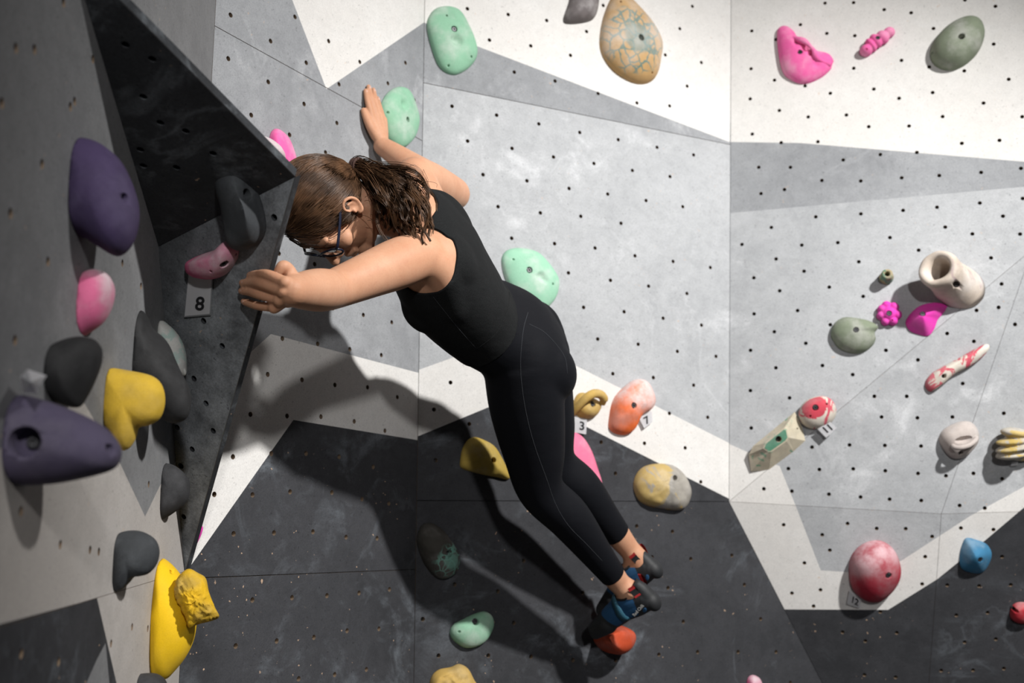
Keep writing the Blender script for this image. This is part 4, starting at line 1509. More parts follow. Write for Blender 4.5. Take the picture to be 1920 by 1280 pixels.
# bust, buttocks, shoulders
chest = at(832, 528, 2.26)
for s in (1, -1):
    add_blob(bm, chest + Sv * (.068 * s) + F * .050 + A * .004, (.056, .046, .060), frame3)
hipc = at(988, 650, 2.49)
for s, fo, ao in ((1, .016, .036), (-1, .006, .050)):
    add_blob(bm, hipc + Sv * (.070 * s) - F * fo - A * ao, (.078, .075, .100), frame3)
add_blob(bm, hipc - F * .024 - A * .030, (.085, .066, .085), frame3)
up_ = at(805, 455, 2.19)
for s, sh in ((1, shL), (-1, shR)):
    add_blob(bm, up_ + Sv * (.082 * s) - F * .042 - A * .018, (.062, .040, .080), frame3)        # shoulder blade
    limb([up_ + Sv * (.03 * s) + A * .05 - F * .01, up_ + Sv * (.085 * s) + A * .035 - F * .01, sh], [.042, .045, .046], 14)
    limb([chest + Sv * (.12 * s) - F * .02, up_ + Sv * (.125 * s) - F * .015, sh - A * .01], [.035, .042, .044], 14)

# arms
limb([shL, shL.lerp(elL, .28), shL.lerp(elL, .6), elL], [.051, .052, .046, .0385])
fa = elL.lerp(wrL, .35)
limb([elL, fa, elL.lerp(wrL, .7), wrL], [.0385, .0405, .034, .0265])
limb([shR, shR.lerp(elR, .3), shR.lerp(elR, .65), elR], [.050, .052, .049, .044])
limb([elR, elR.lerp(wrR, .3), elR.lerp(wrR, .7), wrR], [.044, .0425, .034, .0255])
# legs
for hip, kn, an in ((hipL, knL, anL), (hipR, knR, anR)):
    limb([hip + F * .012, hip.lerp(kn, .33) + F * .010, hip.lerp(kn, .68) + F * .004, kn - F * .004, kn.lerp(an, .30) - F * .012, kn.lerp(an, .66) - F * .006, an],
         [.092, .092, .078, .0585, .0555, .042, .0305], 64)
# feet (inside the shoes)
hlL, toL = at(1212, 1128, 2.70), at(1112, 1172, 2.815)
hlR, toR = at(1216, 1070, 2.775), at(1126, 1136, 2.87)
for an, hl, to in ((anL, hlL, toL), (anR, hlR, toR)):
    limb([an, an.lerp(hl, .55), hl.lerp(to, .12)], [.0305, .030, .026], 12)
    limb([an.lerp(hl, .3), hl.lerp(to, .45), hl.lerp(to, .85)], [.030, .028, .020], 14)
    q = (an - hl).normalized()
    for s in (-1, 1):                                    # ankle bones
        add_blob(bm, an.lerp(hl, .25) + Sv * s * .024, (.012,) * 3)

# left hand, closed over the volume's edge: (px, py, height above the face)
FL = {'index': [(535, 529, .034), (503, 515, .033), (482, 514.5, .018), (469, 516, .0085)],
      'middle': [(532, 546, .038), (494, 532.5, .036), (471, 529.5, .019), (455, 530.5, .0085)],
      'ring': [(525, 562, .035), (488, 552.5, .034), (467, 546.5, .018), (453, 545.5, .0085)],
      'pinky': [(515, 576, .030), (485, 573.5, .027), (467, 568.5, .015), (457, 565, .008)]}
RL = {'index': (.0098, .0088, .0078, .0068), 'middle': (.0100, .0090, .0080, .0070), 'ring': (.0096, .0086, .0077, .0066), 'pinky': (.0088, .0076, .0068, .0060)}
nails = []
for f_, pts in FL.items():
    P = [onp(PV2, *p) for p in pts]
    r_ = RL[f_]
    limb(P, r_, 18)
    limb([wrL.lerp(P[0], .15), wrL.lerp(P[0], .6), P[0]], [.015, .0135, .0112], 10)
    add_blob(bm, P[0] + PV2.n * .002, (.0105,) * 3)
    nails.append((P[2].lerp(P[3], .72) + PV2.n * (r_[3] * .80), (P[3] - P[2]).normalized(), PV2.n, r_[3]))
TL = [onp(PV2, 553, 532, -.004), onp(PV2, 541, 507, -.006), onp(PV2, 530.5, 499.5, .003), onp(PV2, 522.5, 508.5, .010)]
limb(TL, (.0135, .0118, .0108, .0086), 18)
nails.append((TL[2].lerp(TL[3], .7) + (PV2.n * .8 - PV2.u * .5).normalized() * .0078, (TL[3] - TL[2]).normalized(), (PV2.n * .8 - PV2.u * .5).normalized(), .0085))
add_blob(bm, onp(PV2, 535, 550, .014), (.020, .026, .016), PV2.mat(V()).to_3x3().to_4x4())
# right hand, flat on wall B
FR = {'index': [(698, 224, .022), (690.5, 195, .019), (687.5, 181, .013), (685.5, 170, .0085)],
      'middle': [(705, 217, .024), (697, 188, .020), (693.5, 174, .013), (691, 162.5, .0085)],
      'ring': [(712, 218, .023), (704.5, 191, .019), (702, 179, .013), (700, 168, .0085)],
      'pinky': [(719, 225, .019), (712.5, 203, .016), (710, 193, .012), (708, 184, .0078)]}
for f_, pts in FR.items():
    P = [onp(PB, *p) for p in pts]
    r_ = [x * 0.98 for x in RL[f_]]
    limb(P, r_, 18)
    limb([wrR.lerp(P[0], .1), wrR.lerp(P[0], .6), P[0]], [.017, .0145, .0112], 10)
    nails.append((P[2].lerp(P[3], .75) + PB.n * (r_[3] * .80), (P[3] - P[2]).normalized(), PB.n, r_[3]))
TR = [onp(PB, 706, 256, .026), onp(PB, 695, 238, .024), onp(PB, 687, 221, .017), onp(PB, 681.5, 207, .0095)]
limb(TR, (.0150, .0125, .0105, .0082), 18)
nails.append((TR[2].lerp(TR[3], .7) + PB.n * .0070, (TR[3] - TR[2]).normalized(), PB.n, .0085))
add_blob(bm, onp(PB, 710, 244, .022), (.030, .040, .016), PB.mat(V()).to_3x3().to_4x4())

# head: l to her left, c to the crown, f out of the face
HC = at(614, 389, 2.06)


def camdir(x, y, z):
    return (RIGHT * x + UP * y - FWD * z).normalized()


hl_ = camdir(.64, .0, .77)
hc_ = camdir(-.77, .07, .64)
hc_ = (hc_ - hl_ * hc_.dot(hl_)).normalized()
hf_ = hl_.cross(hc_).normalized()
HM = Matrix((hl_, hf_, hc_)).transposed().to_4x4()


def hp(l, f, c_):
    return HC + hl_ * l + hf_ * f + hc_ * c_


add_blob(bm, hp(0, -.004, .026), (.073, .087, .082), HM, 32, 20)
add_blob(bm, hp(0, .022, -.035), (.058, .062, .074), HM, 28, 18)
add_blob(bm, hp(0, .066, -.094), (.024, .020, .018), HM)
limb([hp(0, .03, -.075), hp(0, .062, -.090)], [.036, .026], 8)
limb([hp(.052, -.005, -.06), hp(.036, .04, -.085), hp(0, .066, -.096)], [.016, .015, .014], 10)
limb([hp(-.052, -.005, -.06), hp(-.036, .04, -.085), hp(0, .066, -.096)], [.016, .015, .014], 10)
limb([hp(0, .083, .018), hp(0, .095, -.006), hp(0, .107, -.026)], [.0075, .0085, .0115], 10)
for s in (1, -1):
    add_blob(bm, hp(.012 * s, .091, -.030), (.0085, .010, .008), HM)
    add_blob(bm, hp(.036 * s, .062, -.022), (.023, .022, .020), HM)
    add_blob(bm, hp(.030 * s, .075, .026), (.026, .012, .010), HM)
    # ear: bowl, helix, lobe
    def ep(l, f, c_, s=s):
        return hp(s * (.073 + (l - .073) * .9), f * .80 + .010, c_ * .80 - .012)
    add_blob(bm, ep(.073, -.010, -.006), (.007, .012, .019), HM)
    pts = [ep(.076, .006, .004), ep(.080, .004, .022), ep(.084, -.012, .028), ep(.088, -.025, .016), ep(.087, -.026, -.004), ep(.081, -.016, -.022), ep(.077, -.004, -.030), ep(.075, .003, -.026)]
    limb(pts, [.0030, .0035, .0037, .0039, .0037, .0038, .0053, .0034], 24)
    limb([ep(.077, .004, -.012), ep(.081, .002, -.006)], [.0038, .003], 6)
    limb([ep(.079, -.014, -.014), ep(.082, -.016, .004), ep(.080, -.008, .014)], [.0027, .0028, .0027], 10)
    add_blob(bm, hp(.031 * s, .0675, .000), (.0165, .0155, .0135), HM)
    add_blob(bm, hp(.031 * s, .074, .010), (.015, .0105, .0085), HM)      # lowered eyelid
limb([hp(-.022, .083, -.058), hp(0, .090, -.055), hp(.022, .083, -.058)], [.004, .0062, .004], 10)
limb([hp(-.020, .082, -.066), hp(0, .088, -.067), hp(.020, .082, -.066)], [.004, .0066, .004], 10)

person = bm_obj('person', bm, [M['skin']])
tag(person, 'woman in black tank top and leggings leaning across the corner, hands braced, head bowed', 'person')
remesh(person, 0.0024, 4, 0.5)
# melt trunk and limb masses together; leave hands, ears and face crisp
vg = person.vertex_groups.new(name='soften')
hands_ = (onp(PV2, 500, 545, .02), onp(PB, 703, 215, .02))
for v in person.data.vertices:
    dh = min((v.co - hands_[0]).length - .085, (v.co - hands_[1]).length - .11)
    q = v.co - HC
    dhd = (q / 1.0).length - .135
    w_ = max(0.0, min(1.0, min(dh, dhd) / .05))
    if w_ > 0:
        vg.add([v.index], w_, 'REPLACE')
sm_ = person.modifiers.new('soften', 'SMOOTH')
sm_.factor = 0.5
sm_.iterations = 110
sm_.vertex_group = 'soften'
bake(person)
person.vertex_groups.clear()

# ---- clothes grow from the body's own surface
me = person.data
nv = len(me.vertices)
co = np.empty(nv * 3, np.float32)
me.vertices.foreach_get('co', co)
co = co.reshape(-1, 3).astype(np.float64)
no = np.empty(nv * 3, np.float32)
me.vertices.foreach_get('normal', no)
no = no.reshape(-1, 3).astype(np.float64)
print('person verts', nv)


def segd(a, b):
    a, b = np.array(a), np.array(b)
    t = np.clip(((co - a) @ (b - a)) / ((b - a) @ (b - a)), 0, 1)
    return np.linalg.norm(co - (a + t[:, None] * (b - a)), axis=1)


def dotp(p, d):
    return (co - np.array(p)) @ np.array(d)


# hem plane: through the waist, tipped so it drops at the side seam
hem_n = (at(835, 545, 2.27) - at(905, 610, 2.38)).normalized()
hem_c = at(893, 622, 2.36)
above = dotp(hem_c, hem_n)
dArm = np.minimum(np.minimum(segd(shL, elL), segd(elL, wrL)), np.minimum(segd(shR, elR), segd(elR, wrR)))
dHandL, dHandR = np.linalg.norm(co - np.array(wrL), axis=1), np.linalg.norm(co - np.array(wrR), axis=1)
ahL = np.linalg.norm(co - np.array(at(779, 487, 2.035)), axis=1) - 0.085
ahR = np.linalg.norm(co - np.array(at(795, 338, 2.33)), axis=1) - 0.112
nk = np.linalg.norm(co - np.array(at(752, 402, 2.13)), axis=1) - 0.080
limit = dotp(at(762, 405, 2.14), A)
cuffL = dotp(at(1147, 1077, 2.70), (anL - knL).normalized())
cuffR = dotp(at(1157, 1003, 2.76), (anR - knR).normalized())
nearL = segd(knL, anL) < segd(knR, anR)
cuff = np.where(nearL, cuffL, cuffR)
isleg = (above < 0.02) & (cuff < 0)
far_arm = (dArm < 0.075) & ((np.abs(dotp((shL + shR) / 2, Sv)) > 0.155) | (dotp(chest, F) > .16))
istank = (above > -0.012) & (ahL > 0) & (ahR > 0) & (nk > 0) & (limit < 0) & ~far_arm & (dHandL > .12) & (dHandR > .12) & (segd(elL, wrL) > .09) & (segd(elR, wrR) > .08) & (segd(shL.lerp(elL, .35), elL) > .08) & (segd(shR.lerp(elR, .35), elR) > .075)
pol = np.empty(len(me.polygons) * 4, np.int32)
lt = np.empty(len(me.polygons), np.int32)
me.polygons.foreach_get('loop_total', lt)
assert (lt == 4).all()
me.polygons.foreach_get('vertices', pol)
pol = pol.reshape(-1, 4)


def garment(name, mask, off, mats, wob=0.0):
    fm = mask[pol].all(axis=1)
    fs = pol[fm]
    used = np.unique(fs)
    idx = -np.ones(nv, np.int64)
    idx[used] = np.arange(len(used))
    faces = idx[fs]
    p = co[used].copy()
    n = no[used].copy()
    # keep only the largest connected piece, smooth the outline of the cut
    e = np.concatenate([faces[:, [0, 1]], faces[:, [1, 2]], faces[:, [2, 3]], faces[:, [3, 0]]])
    lab = np.arange(len(used))
    for _ in range(2000):
        m_ = np.minimum(lab[e[:, 0]], lab[e[:, 1]])
        new = lab.copy()
        np.minimum.at(new, e[:, 0], m_)
        np.minimum.at(new, e[:, 1], m_)
        new = new[new]
        if (new == lab).all():
            break
        lab = new
    big = np.bincount(lab).argmax()
    ff = faces[(lab[faces] == big).all(axis=1)]
    key = np.sort(e, axis=1)
    kk = key[:, 0] * len(used) + key[:, 1]
    u, cnt = np.unique(kk, return_counts=True)
    be = u[cnt == 1]
    ba, bb = be // len(used), be % len(used)
    for _ in range(14):
        acc = np.zeros_like(p)
        num = np.zeros(len(used))
        np.add.at(acc, ba, p[bb])
        np.add.at(acc, bb, p[ba])
        np.add.at(num, ba, 1)
        np.add.at(num, bb, 1)
        s_ = num > 1
        p[s_] = p[s_] * .5 + acc[s_] / num[s_][:, None] * .5
    q = p + n * off
    if wob:
        for i in range(len(q)):
            w_ = noise.noise(V(p[i]) * 16) + .5 * noise.noise(V(p[i]) * 34)
            q[i] += n[i] * wob * w_
    # rolled edge back to the skin
    bidx = np.unique(np.concatenate([ba, bb]))
    low = -np.ones(len(used), np.int64)
    low[bidx] = len(used) + np.arange(len(bidx))
    vv = np.concatenate([q, p[bidx] - n[bidx] * .002])
    allf = [tuple(f) for f in ff.tolist()]
    allf += [(int(a), int(b), int(low[b]), int(low[a])) for a, b in zip(ba, bb) if lab[a] == big]
    m2 = bpy.data.meshes.new(name)
    m2.from_pydata(vv.tolist(), [], allf)
    bm_ = bmesh.new()
    bm_.from_mesh(m2)
    bmesh.ops.delete(bm_, geom=[v for v in bm_.verts if not v.link_faces], context='VERTS')
    bmesh.ops.recalc_face_normals(bm_, faces=bm_.faces)
    bm_.to_mesh(m2)
    bm_.free()
    for f in m2.polygons:
        f.use_smooth = True
    return link(name, m2, mats, person)


leggings = garment('leggings', isleg, 0.0025, [M['legging']], 0.0)
tank = garment('tank_top', istank, 0.0050, [M['tank']], 0.0010)


def surf(o):
    return BVHTree.FromPolygons([v.co.copy() for v in o.data.vertices], [tuple(p.vertices) for p in o.data.polygons])


def stitched(name, o, bvh, pxl, r, mat, n=60, parent=None):
    pp = open_curve([V((x, y, 0)) for x, y in pxl], n)
    pts = []
    for q in pp:
        loc, nor, i, d = bvh.ray_cast(CAM, ray(q.x, q.y).normalized())
        if loc is not None and nor.dot(ray(q.x, q.y)) < 0 and (not pts or (loc - pts[-1]).length < 0.06):
            pts.append(loc + nor * r * 0.2)
    if len(pts) < 4:
        print('seam missed', name)
        return
    b_ = bmesh.new()
    add_tube(b_, pts, r, 6)
    return bm_obj(name, b_, [mat], parent or o)


bl, bt = surf(leggings), surf(tank)
stitched('seam', leggings, bl, [(990, 585), (981, 620), (976, 680), (980, 735), (990, 790), (1004, 840), (1024, 895), (1042, 945), (1066, 985), (1100, 1020), (1130, 1052)], .0005, M['thread'])
stitched('seam', leggings, bl, [(992, 607), (1020, 622), (1045, 648), (1060, 672), (1064, 700)], .00045, M['thread'])
stitched('seam', tank, bt, [(812, 556), (835, 585), (860, 616), (892, 652)], .00045, M['thread'])
stitched('hem', tank, bt, [(893, 655), (925, 630), (942, 605), (953, 575), (955, 548)], .0008, M['tank'])
b_ = bmesh.new()
lo_, no_, _, _ = bl.ray_cast(CAM, ray(1147, 1022).normalized())
if lo_:
    add_blob(b_, (0, 0, 0), (.0045, .0022, .0006))
    o = bm_obj('small_logo', b_, [M['print']], leggings)
    o.matrix_world = Matrix.Translation(lo_ + no_ * .0006) @ no_.to_track_quat('Z', 'Y').to_matrix().to_4x4()

for p_, d_, n_, r_ in nails:
    b_ = bmesh.new()
    x_ = d_.cross(n_).normalized()
    n2 = x_.cross(d_).normalized()
    add_blob(b_, (0, 0, 0), (r_ * .72, r_ * .95, .0016), seg=14, rings=8)
    o = bm_obj('fingernail', b_, [M['nail']], person)
    m_ = Matrix((x_, d_, n2)).transposed().to_4x4()
    m_.translation = p_
    o.matrix_world = m_

# ---- glasses, eyes
b_ = bmesh.new()
for s in (1, -1):
    ring = []
    for i in range(32):
        t = i / 32 * math.tau
        x, y = math.cos(t), math.sin(t)
        ring.append(hp(s * .034 + .0265 * math.copysign(abs(x) ** .7, x), .101 - .010 * (abs(s * .034 + .0265 * x) / .06) ** 2, .002 + .0175 * math.copysign(abs(y) ** .75, y)))
    add_tube(b_, ring + [ring[0], ring[1]], .0021, 8, False)
add_tube(b_, open_curve([hp(-.009, .100, .006), hp(0, .103, .009), hp(.009, .100, .006)], 8), .0018, 8)
glasses = bm_obj('glasses', b_, [M['frame']], person)
for s in (1, -1):
    b_ = bmesh.new()
    add_tube(b_, open_curve([hp(.060 * s, .092, .008), hp(.070 * s, .083, .010), hp(.0765 * s, .04, .012), hp(.079 * s, .002, .014), hp(.079 * s, -.018, .006)], 20), .0032, 8, True, 0.45, hc_)
    bm_obj('temple', b_, [M['frame']], glasses)
    b_ = bmesh.new()
    vs_ = []
    for i in range(28):
        t = i / 28 * math.tau
        x, y = math.cos(t), math.sin(t)
        vs_.append(b_.verts.new(hp(s * .034 + .0255 * math.copysign(abs(x) ** .7, x), .101 - .010 * (abs(s * .034 + .0255 * x) / .06) ** 2, .002 + .0167 * math.copysign(abs(y) ** .75, y))))
    b_.faces.new(vs_)
    bmesh.ops.solidify(b_, geom=b_.faces[:], thickness=.0012)
    bm_obj('lens', b_, [M['lens']], glasses, smooth=False)
    b_ = bmesh.new()
    add_blob(b_, hp(.031 * s, .0655, -.002), (.0105,) * 3)
    eye = bm_obj('eye', b_, [M['eye']], person)
    b_ = bmesh.new()
    add_blob(b_, hp(.031 * s, .075, -.004), (.005, .003, .005), HM)
    bm_obj('iris', b_, [M['iris']], eye)

# ---- hair
HO = hp(0, -.007, .024)
HR = (.0815, .0960, .0935)


def hs(d, k_=1.0):
    """point of the hair cap in head direction d = (l, f, c)"""
    d = V(d).normalized()
    return HO + hl_ * (d.x * HR[0] * k_) + hf_ * (d.y * HR[1] * k_) + hc_ * (d.z * HR[2] * k_)


def haired(d):
    d = V(d).normalized()
    l, f, c_ = d.x * HR[0], d.y * HR[1] - .007, d.z * HR[2] + .024
    lim = .045 + .42 * c_
    if c_ < -.024:
        lim = min(lim, -.016 - .25 * (-.012 - c_))
    # keep the ear clear
    if abs(l) > .055 and -.016 < f < .017 and -.040 < c_ < .009:
        return False
    return f < lim and c_ > -.088


tieP = hp(.012, -.088, -.048)
tq = tieP - HO
tied = V((tq.dot(hl_) / HR[0], tq.dot(hf_) / HR[1], tq.dot(hc_) / HR[2])).normalized()
b_ = bmesh.new()
bmesh.ops.create_icosphere(b_, subdivisions=6, radius=1.0)
for v in b_.verts:
    d = v.co.normalized()
    ax_ = d.cross(tied)
    ang = math.atan2(ax_.dot(tied.orthogonal()), ax_.dot(tied.cross(tied.orthogonal())))
    g = 0.006 * noise.noise(V((math.cos(ang) * 9, math.sin(ang) * 9, d.dot(tied) * .6))) + 0.004 * noise.noise(V((math.cos(ang) * 26, math.sin(ang) * 26, d.dot(tied) * .8)))
    v.co = d
    v.co = d * (1 + g)
bad = [v for v in b_.verts if not haired(v.co)]
bmesh.ops.delete(b_, geom=bad, context='VERTS')
for v in b_.verts:
    k_ = v.co.length
    v.co = hs(v.co, k_)
for it in range(6):
    bmesh.ops.smooth_vert(b_, verts=[v for v in b_.verts if v.is_boundary], factor=.5, use_axis_x=True, use_axis_y=True, use_axis_z=True)
g = bmesh.ops.extrude_edge_only(b_, edges=[e for e in b_.edges if e.is_boundary])
for v in [x for x in g['geom'] if isinstance(x, bmesh.types.BMVert)]:
    v.co = HO + (v.co - HO) * .90
rnd = random.Random(5)


def strand(bmx, pts, r0, r1):
    n = len(pts)
    prev = None
    for i, p in enumerate(pts):
        t = (pts[min(i + 1, n - 1)] - pts[max(i - 1, 0)])
        if t.length < 1e-7:
            t = V((0, 0, 1))
        t.normalize()
        a = t.orthogonal().normalized()
        b = t.cross(a)
        r = r0 + (r1 - r0) * i / (n - 1)
        cur = [bmx.verts.new(p + a * r), bmx.verts.new(p - a * r * .5 + b * r * .87), bmx.verts.new(p - a * r * .5 - b * r * .87)]
        if prev:
            for k_ in range(3):
                bmx.faces.new((prev[k_], prev[(k_ + 1) % 3], cur[(k_ + 1) % 3], cur[k_]))
        prev = cur


made = 0
while made < 2600:
    d = V((rnd.gauss(0, 1), rnd.gauss(0, 1), rnd.gauss(0, 1))).normalized()
    if not haired(d) or d.dot(hl_) < -9:
        continue
    if d.angle(tied) < .25:
        continue
    made += 1
    k0 = 1.0 + rnd.random() * .022
    om = d.angle(tied)
    L_ = 10
    pts = []
    for i in range(L_):
        t = i / (L_ - 1)
        q = (d * math.sin((1 - t) * om) + tied * math.sin(t * om)) / math.sin(om)
        kk = k0 + .010 * math.sin(t * math.pi) + (.0 if t < .62 else .13 * ((t - .62) / .38) ** 1.6)
        pts.append(hs(q, kk))
    strand(b_, pts, .00075, .0006)
hair = bm_obj('hair', b_, [M['hair']], person)

b_ = bmesh.new()
tail0 = (at(700, 312, 2.06) - tieP).normalized()
for j in range(3):
    ring = []
    cc = tieP + tail0 * (.005 * j + .006)
    a = tail0.orthogonal().normalized()
    bq = tail0.cross(a)
    for i in range(26):
        t = i / 24 * math.tau
        ring.append(cc + (a * math.cos(t) + bq * math.sin(t)) * .0195)
    add_tube(b_, ring, .0036, 8, False)
bm_obj('hair_tie', b_, [M['tie']], person)

b_ = bmesh.new()
for cl in range(78):
    u = rnd.random()
    w = rnd.random()
    # where the lock ends: along the fan from the nape side to the back side
    ex, ey = (716 + 96 * u + rnd.gauss(0, 6), 432 + 34 * u - 60 * w * u + rnd.gauss(0, 7))
    ed_ = 2.045 - .02 * u + rnd.gauss(0, .012) - .02 * w
    mx, my = 702 + 46 * u + 22 * w * u + rnd.gauss(0, 6), 338 + 26 * (1 - u) - 20 * w + rnd.gauss(0, 6)
    m2x, m2y = 0.45 * mx + 0.55 * ex + 16 * u, 0.5 * my + 0.5 * ey - 4
    g0 = tieP + V((rnd.gauss(0, .0035), rnd.gauss(0, .0035), rnd.gauss(0, .0035)))
    ctrl = [g0, tieP + tail0 * .024 + V((rnd.gauss(0, .005), rnd.gauss(0, .005), rnd.gauss(0, .005))), at(mx, my, 2.055 + rnd.gauss(0, .018)), at(m2x, m2y, 2.03 + rnd.gauss(0, .018)), at(ex, ey, ed_)]
    path = open_curve(ctrl, 22)
    ph, amp, fr = rnd.random() * 6.28, .003 + .006 * rnd.random(), 1.5 + 2.2 * rnd.random()
    sd_ = rnd.random() * 50
    thick_ = .0035 + .0035 * rnd.random()
    cut_ = 0.8 + .2 * rnd.random()
    for s_ in range(24):
        o1, o2_ = rnd.gauss(0, 1), rnd.gauss(0, 1)
        pts = []
        nn_ = int(22 * min(1, cut_ + rnd.random() * .1))
        for i in range(nn_):
            t = i / 21
            T_ = (path[min(i + 1, 21)] - path[max(i - 1, 0)]).normalized()
            a = T_.cross(FWD).normalized()
            bq = T_.cross(a)
            e = t * t
            sp = thick_ * (.22 + 1.0 * math.sin(min(1, t * 1.25) * math.pi) ** .8) * (1 - .35 * t)
            p = path[i] + a * (amp * e * 1.6 * math.sin(ph + fr * t * 6.28) + o1 * sp) + bq * (amp * e * 1.6 * math.cos(ph + fr * t * 6.28) + o2_ * sp * .8)
            p += noise.noise_vector(V((sd_, t * 2.5, s_ * .11))) * .004 * t
            pts.append(p)
        strand(b_, pts, .00085, .0004)
# a few stray wisps
for _ in range(22):
    sx, sy = rnd.uniform(672, 800), rnd.uniform(296, 420)
    p0 = at(sx, sy, 2.03)
    d0 = V((rnd.gauss(.02, .014), rnd.gauss(0, .01), rnd.gauss(-.004, .014)))
    pts = open_curve([p0, p0 + d0 * .6 + V((0, 0, .006)), p0 + d0 * 1.1 + V((.006, 0, -.004)), p0 + d0 * 1.3 + V((.0, 0, -.016))], 14)
    strand(b_, pts, .0006, .0003)
pony = bm_obj('ponytail', b_, [M['hair']], person)
pony['label'] = 'wavy brown ponytail falling over the near shoulder'


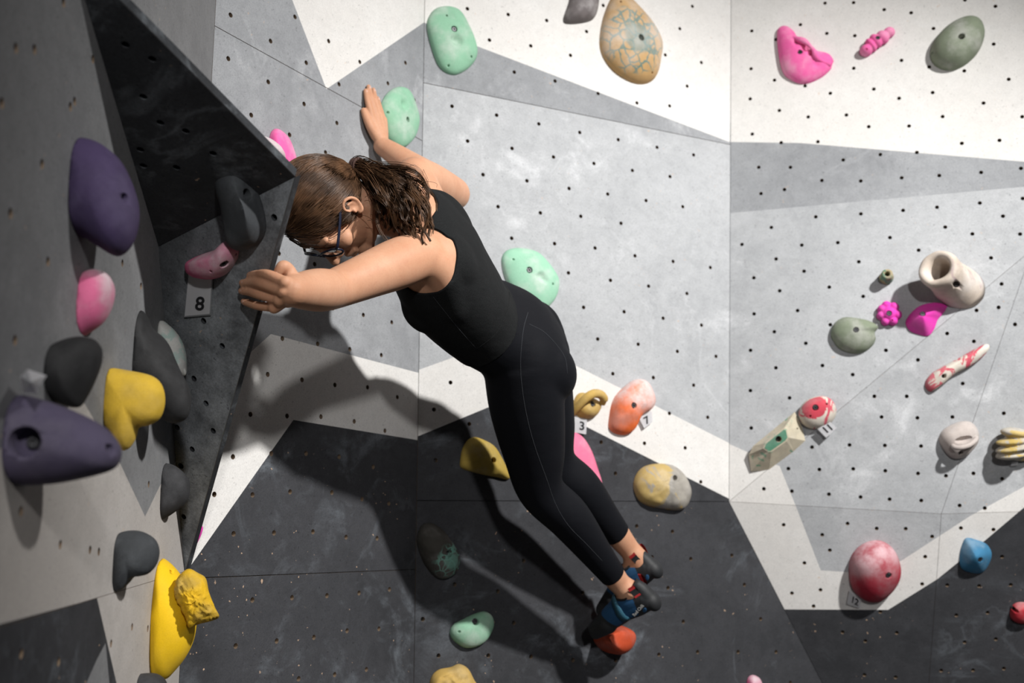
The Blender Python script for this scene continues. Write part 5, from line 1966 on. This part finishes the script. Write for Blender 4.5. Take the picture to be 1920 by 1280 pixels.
# ---- climbing shoes
def shoe(an, hl, to, near):
    ax = (to - hl).normalized()
    up0 = (an - hl.lerp(to, .2))
    upv = (up0 - ax * up0.dot(ax)).normalized()
    sd = upv.cross(ax).normalized()
    if sd.dot(CAM - an) < 0:
        sd = -sd
    ln = (to - hl).length
    fm = Matrix((ax, sd, upv)).transposed().to_4x4()

    def sp(x, y, z):
        return hl + ax * x + sd * y + upv * z
    b_ = bmesh.new()

    def lb(pts, rr, n=14):
        P = open_curve(pts, n)
        Rr = [q.x for q in open_curve([V((r, 0, 0)) for r in rr], n)]
        add_tube(b_, P, Rr, 18, True)
        add_blob(b_, P[0], (Rr[0] * .98,) * 3)
        add_blob(b_, P[-1], (Rr[-1] * .98,) * 3)
    lb([sp(-.008, 0, .004), sp(.03, 0, .006), sp(.075, 0, .010), sp(.12, 0, .002), sp(ln, 0, -.012)], [.029, .034, .036, .034, .022], 26)
    lb([sp(.0, 0, .018), sp(.04, 0, .026), sp(.085, 0, .018)], [.030, .036, .031], 14)
    lb([sp(ln * .72, .012, -.008), sp(ln + .006, .006, -.022)], [.028, .017], 10)
    lb([sp(ln * .72, -.014, -.008), sp(ln * .95, -.014, -.020)], [.026, .017], 10)
    add_blob(b_, sp(-.018, 0, -.004), (.022, .026, .030), fm)
    lb([sp(-.012, 0, .0), sp(-.013, 0, .034), sp(-.010, 0, .052)], [.0265, .021, .0175])
    o = bm_obj('climbing_shoe', b_, [M['shoeblue'], M['rubber']], person)
    remesh(o, .0025, 6, .5)
    # cut the collar open so the ankle enters
    bb = bmesh.new()
    bb.from_mesh(o.data)
    gone = []
    for f in bb.faces:
        q = f.calc_center_median() - hl
        x, z = q.dot(ax), q.dot(upv)
        if z > (.047 - .32 * (x - .035) if x < .035 else .047 + .25 * (x - .035)):
            gone.append(f)
    bmesh.ops.delete(bb, geom=gone, context='FACES')
    for f in bb.faces:
        q = f.calc_center_median() - hl
        x, z = q.dot(ax), q.dot(upv)
        wav = .004 * math.sin(q.dot(sd) * 120)
        if x + z * .35 < .022 + wav or x > ln * .60 + z * .5 + wav or z < -.016 + .004 * math.sin(x * 40):
            f.material_index = 1
    bb.to_mesh(o.data)
    bb.free()
    for p in o.data.polygons:
        p.use_smooth = True
    bv = surf(o)

    def onto(x, y, z, lift_=.0012):
        p = sp(x, y, z)
        loc, nor, i, d = bv.find_nearest(p)
        return loc + nor * lift_, nor
    # collar binding
    b_ = bmesh.new()
    bp = [onto(.03 + .042 * math.cos(t), .034 * math.sin(t), .047 + .014 * (1 if math.cos(t) < 0 else .7) * abs(math.cos(t)), .0005)[0] for t in [i / 28 * math.tau for i in range(30)]]
    add_tube(b_, bp, .0034, 8, False)
    bm_obj('collar', b_, [M['tabblack']], o)
    # strap over the instep, from the far side down to the near side
    b_ = bmesh.new()
    L1, L2 = [], []
    for i in range(15):
        t = i / 14
        ang = math.radians(15 + 205 * t)
        y, z = .060 * math.cos(ang) * -1, .012 + .050 * math.sin(ang)
        xa = .075 - .010 * t
        for Ls, xx in ((L1, xa - .012), (L2, xa + .012)):
            p, n = onto(xx, -y if False else .060 * (-math.cos(ang)), z, .0022)
            Ls.append((b_.verts.new(p), b_.verts.new(p + n * .0022)))
    for i in range(14):
        a0, a1, c0, c1 = L1[i], L1[i + 1], L2[i], L2[i + 1]
        b_.faces.new((a0[1], a1[1], c1[1], c0[1]))
        b_.faces.new((a0[0], c0[0], c1[0], a1[0]))
        b_.faces.new((a0[0], a1[0], a1[1], a0[1]))
        b_.faces.new((c0[0], c0[1], c1[1], c1[0]))
    for e in (0, 14):
        b_.faces.new((L1[e][0], L1[e][1], L2[e][1], L2[e][0]))
    bmesh.ops.recalc_face_normals(b_, faces=b_.faces)
    bm_obj('strap', b_, [M['strap']], o)
    # two pull tabs at the heel
    for k_, (yy, xx) in enumerate(((.019, -.006), (-.016, -.014))):
        b_ = bmesh.new()
        base_, n = onto(xx, yy, .044, 0)
        out = (-ax * .35 + sd * (.9 if k_ == 0 else -.5)).normalized()
        pts = [base_ - upv * .012, base_ + upv * .010 + out * .004, base_ + upv * .022 + out * .007, base_ + upv * .024 + out * .011, base_ + upv * .010 + out * .012, base_ - upv * .010 + out * .006]
        wdir = upv.cross(out).normalized()
        pp = open_curve(pts, 16)
        va = [(b_.verts.new(p + wdir * .0095), b_.verts.new(p - wdir * .0095)) for p in pp]
        for (a1, a2), (c1, c2) in zip(va, va[1:]):
            f = b_.faces.new((a1, c1, c2, a2))
        bmesh.ops.solidify(b_, geom=b_.faces[:], thickness=.0014)
        for f in b_.faces:
            q = (f.calc_center_median() - base_).dot(upv)
            f.material_index = 1 if -.004 < q < .017 and k_ == 0 else 0
        bm_obj('pull_tab', b_, [M['tabred'], M['tabblack']], o)
    # blue inset on the heel cup
    b_ = bmesh.new()
    p, n = onto(.000, .034, -.010, .0)
    add_blob(b_, (0, 0, 0), (.010, .0055, .0018))
    q = bm_obj('heel_inset', b_, [M['shoeblue']], o)
    x_ = (ax * .7 - upv * .7)
    x_ = (x_ - n * x_.dot(n)).normalized()
    m_ = Matrix((x_, n.cross(x_), n)).transposed().to_4x4()
    m_.translation = p
    q.matrix_world = m_
    if near:
        me_ = text_mesh('Red Chili', .0125, .0003)
        t_ = bpy.data.objects.new('lettering', me_)
        col.objects.link(t_)
        me_.materials.append(M['print'])
        t_.parent = o
        p, n = onto(.014, .036, .002, .0016)
        x_ = RIGHT * .55 + UP * .80
        x_ = (x_ - n * x_.dot(n)).normalized()
        m_ = Matrix((x_, n.cross(x_), n)).transposed().to_4x4()
        m_.translation = p
        t_.matrix_world = m_
    return o


shoe(anL, hlL, toL, True)
shoe(anR, hlR, toR, False)
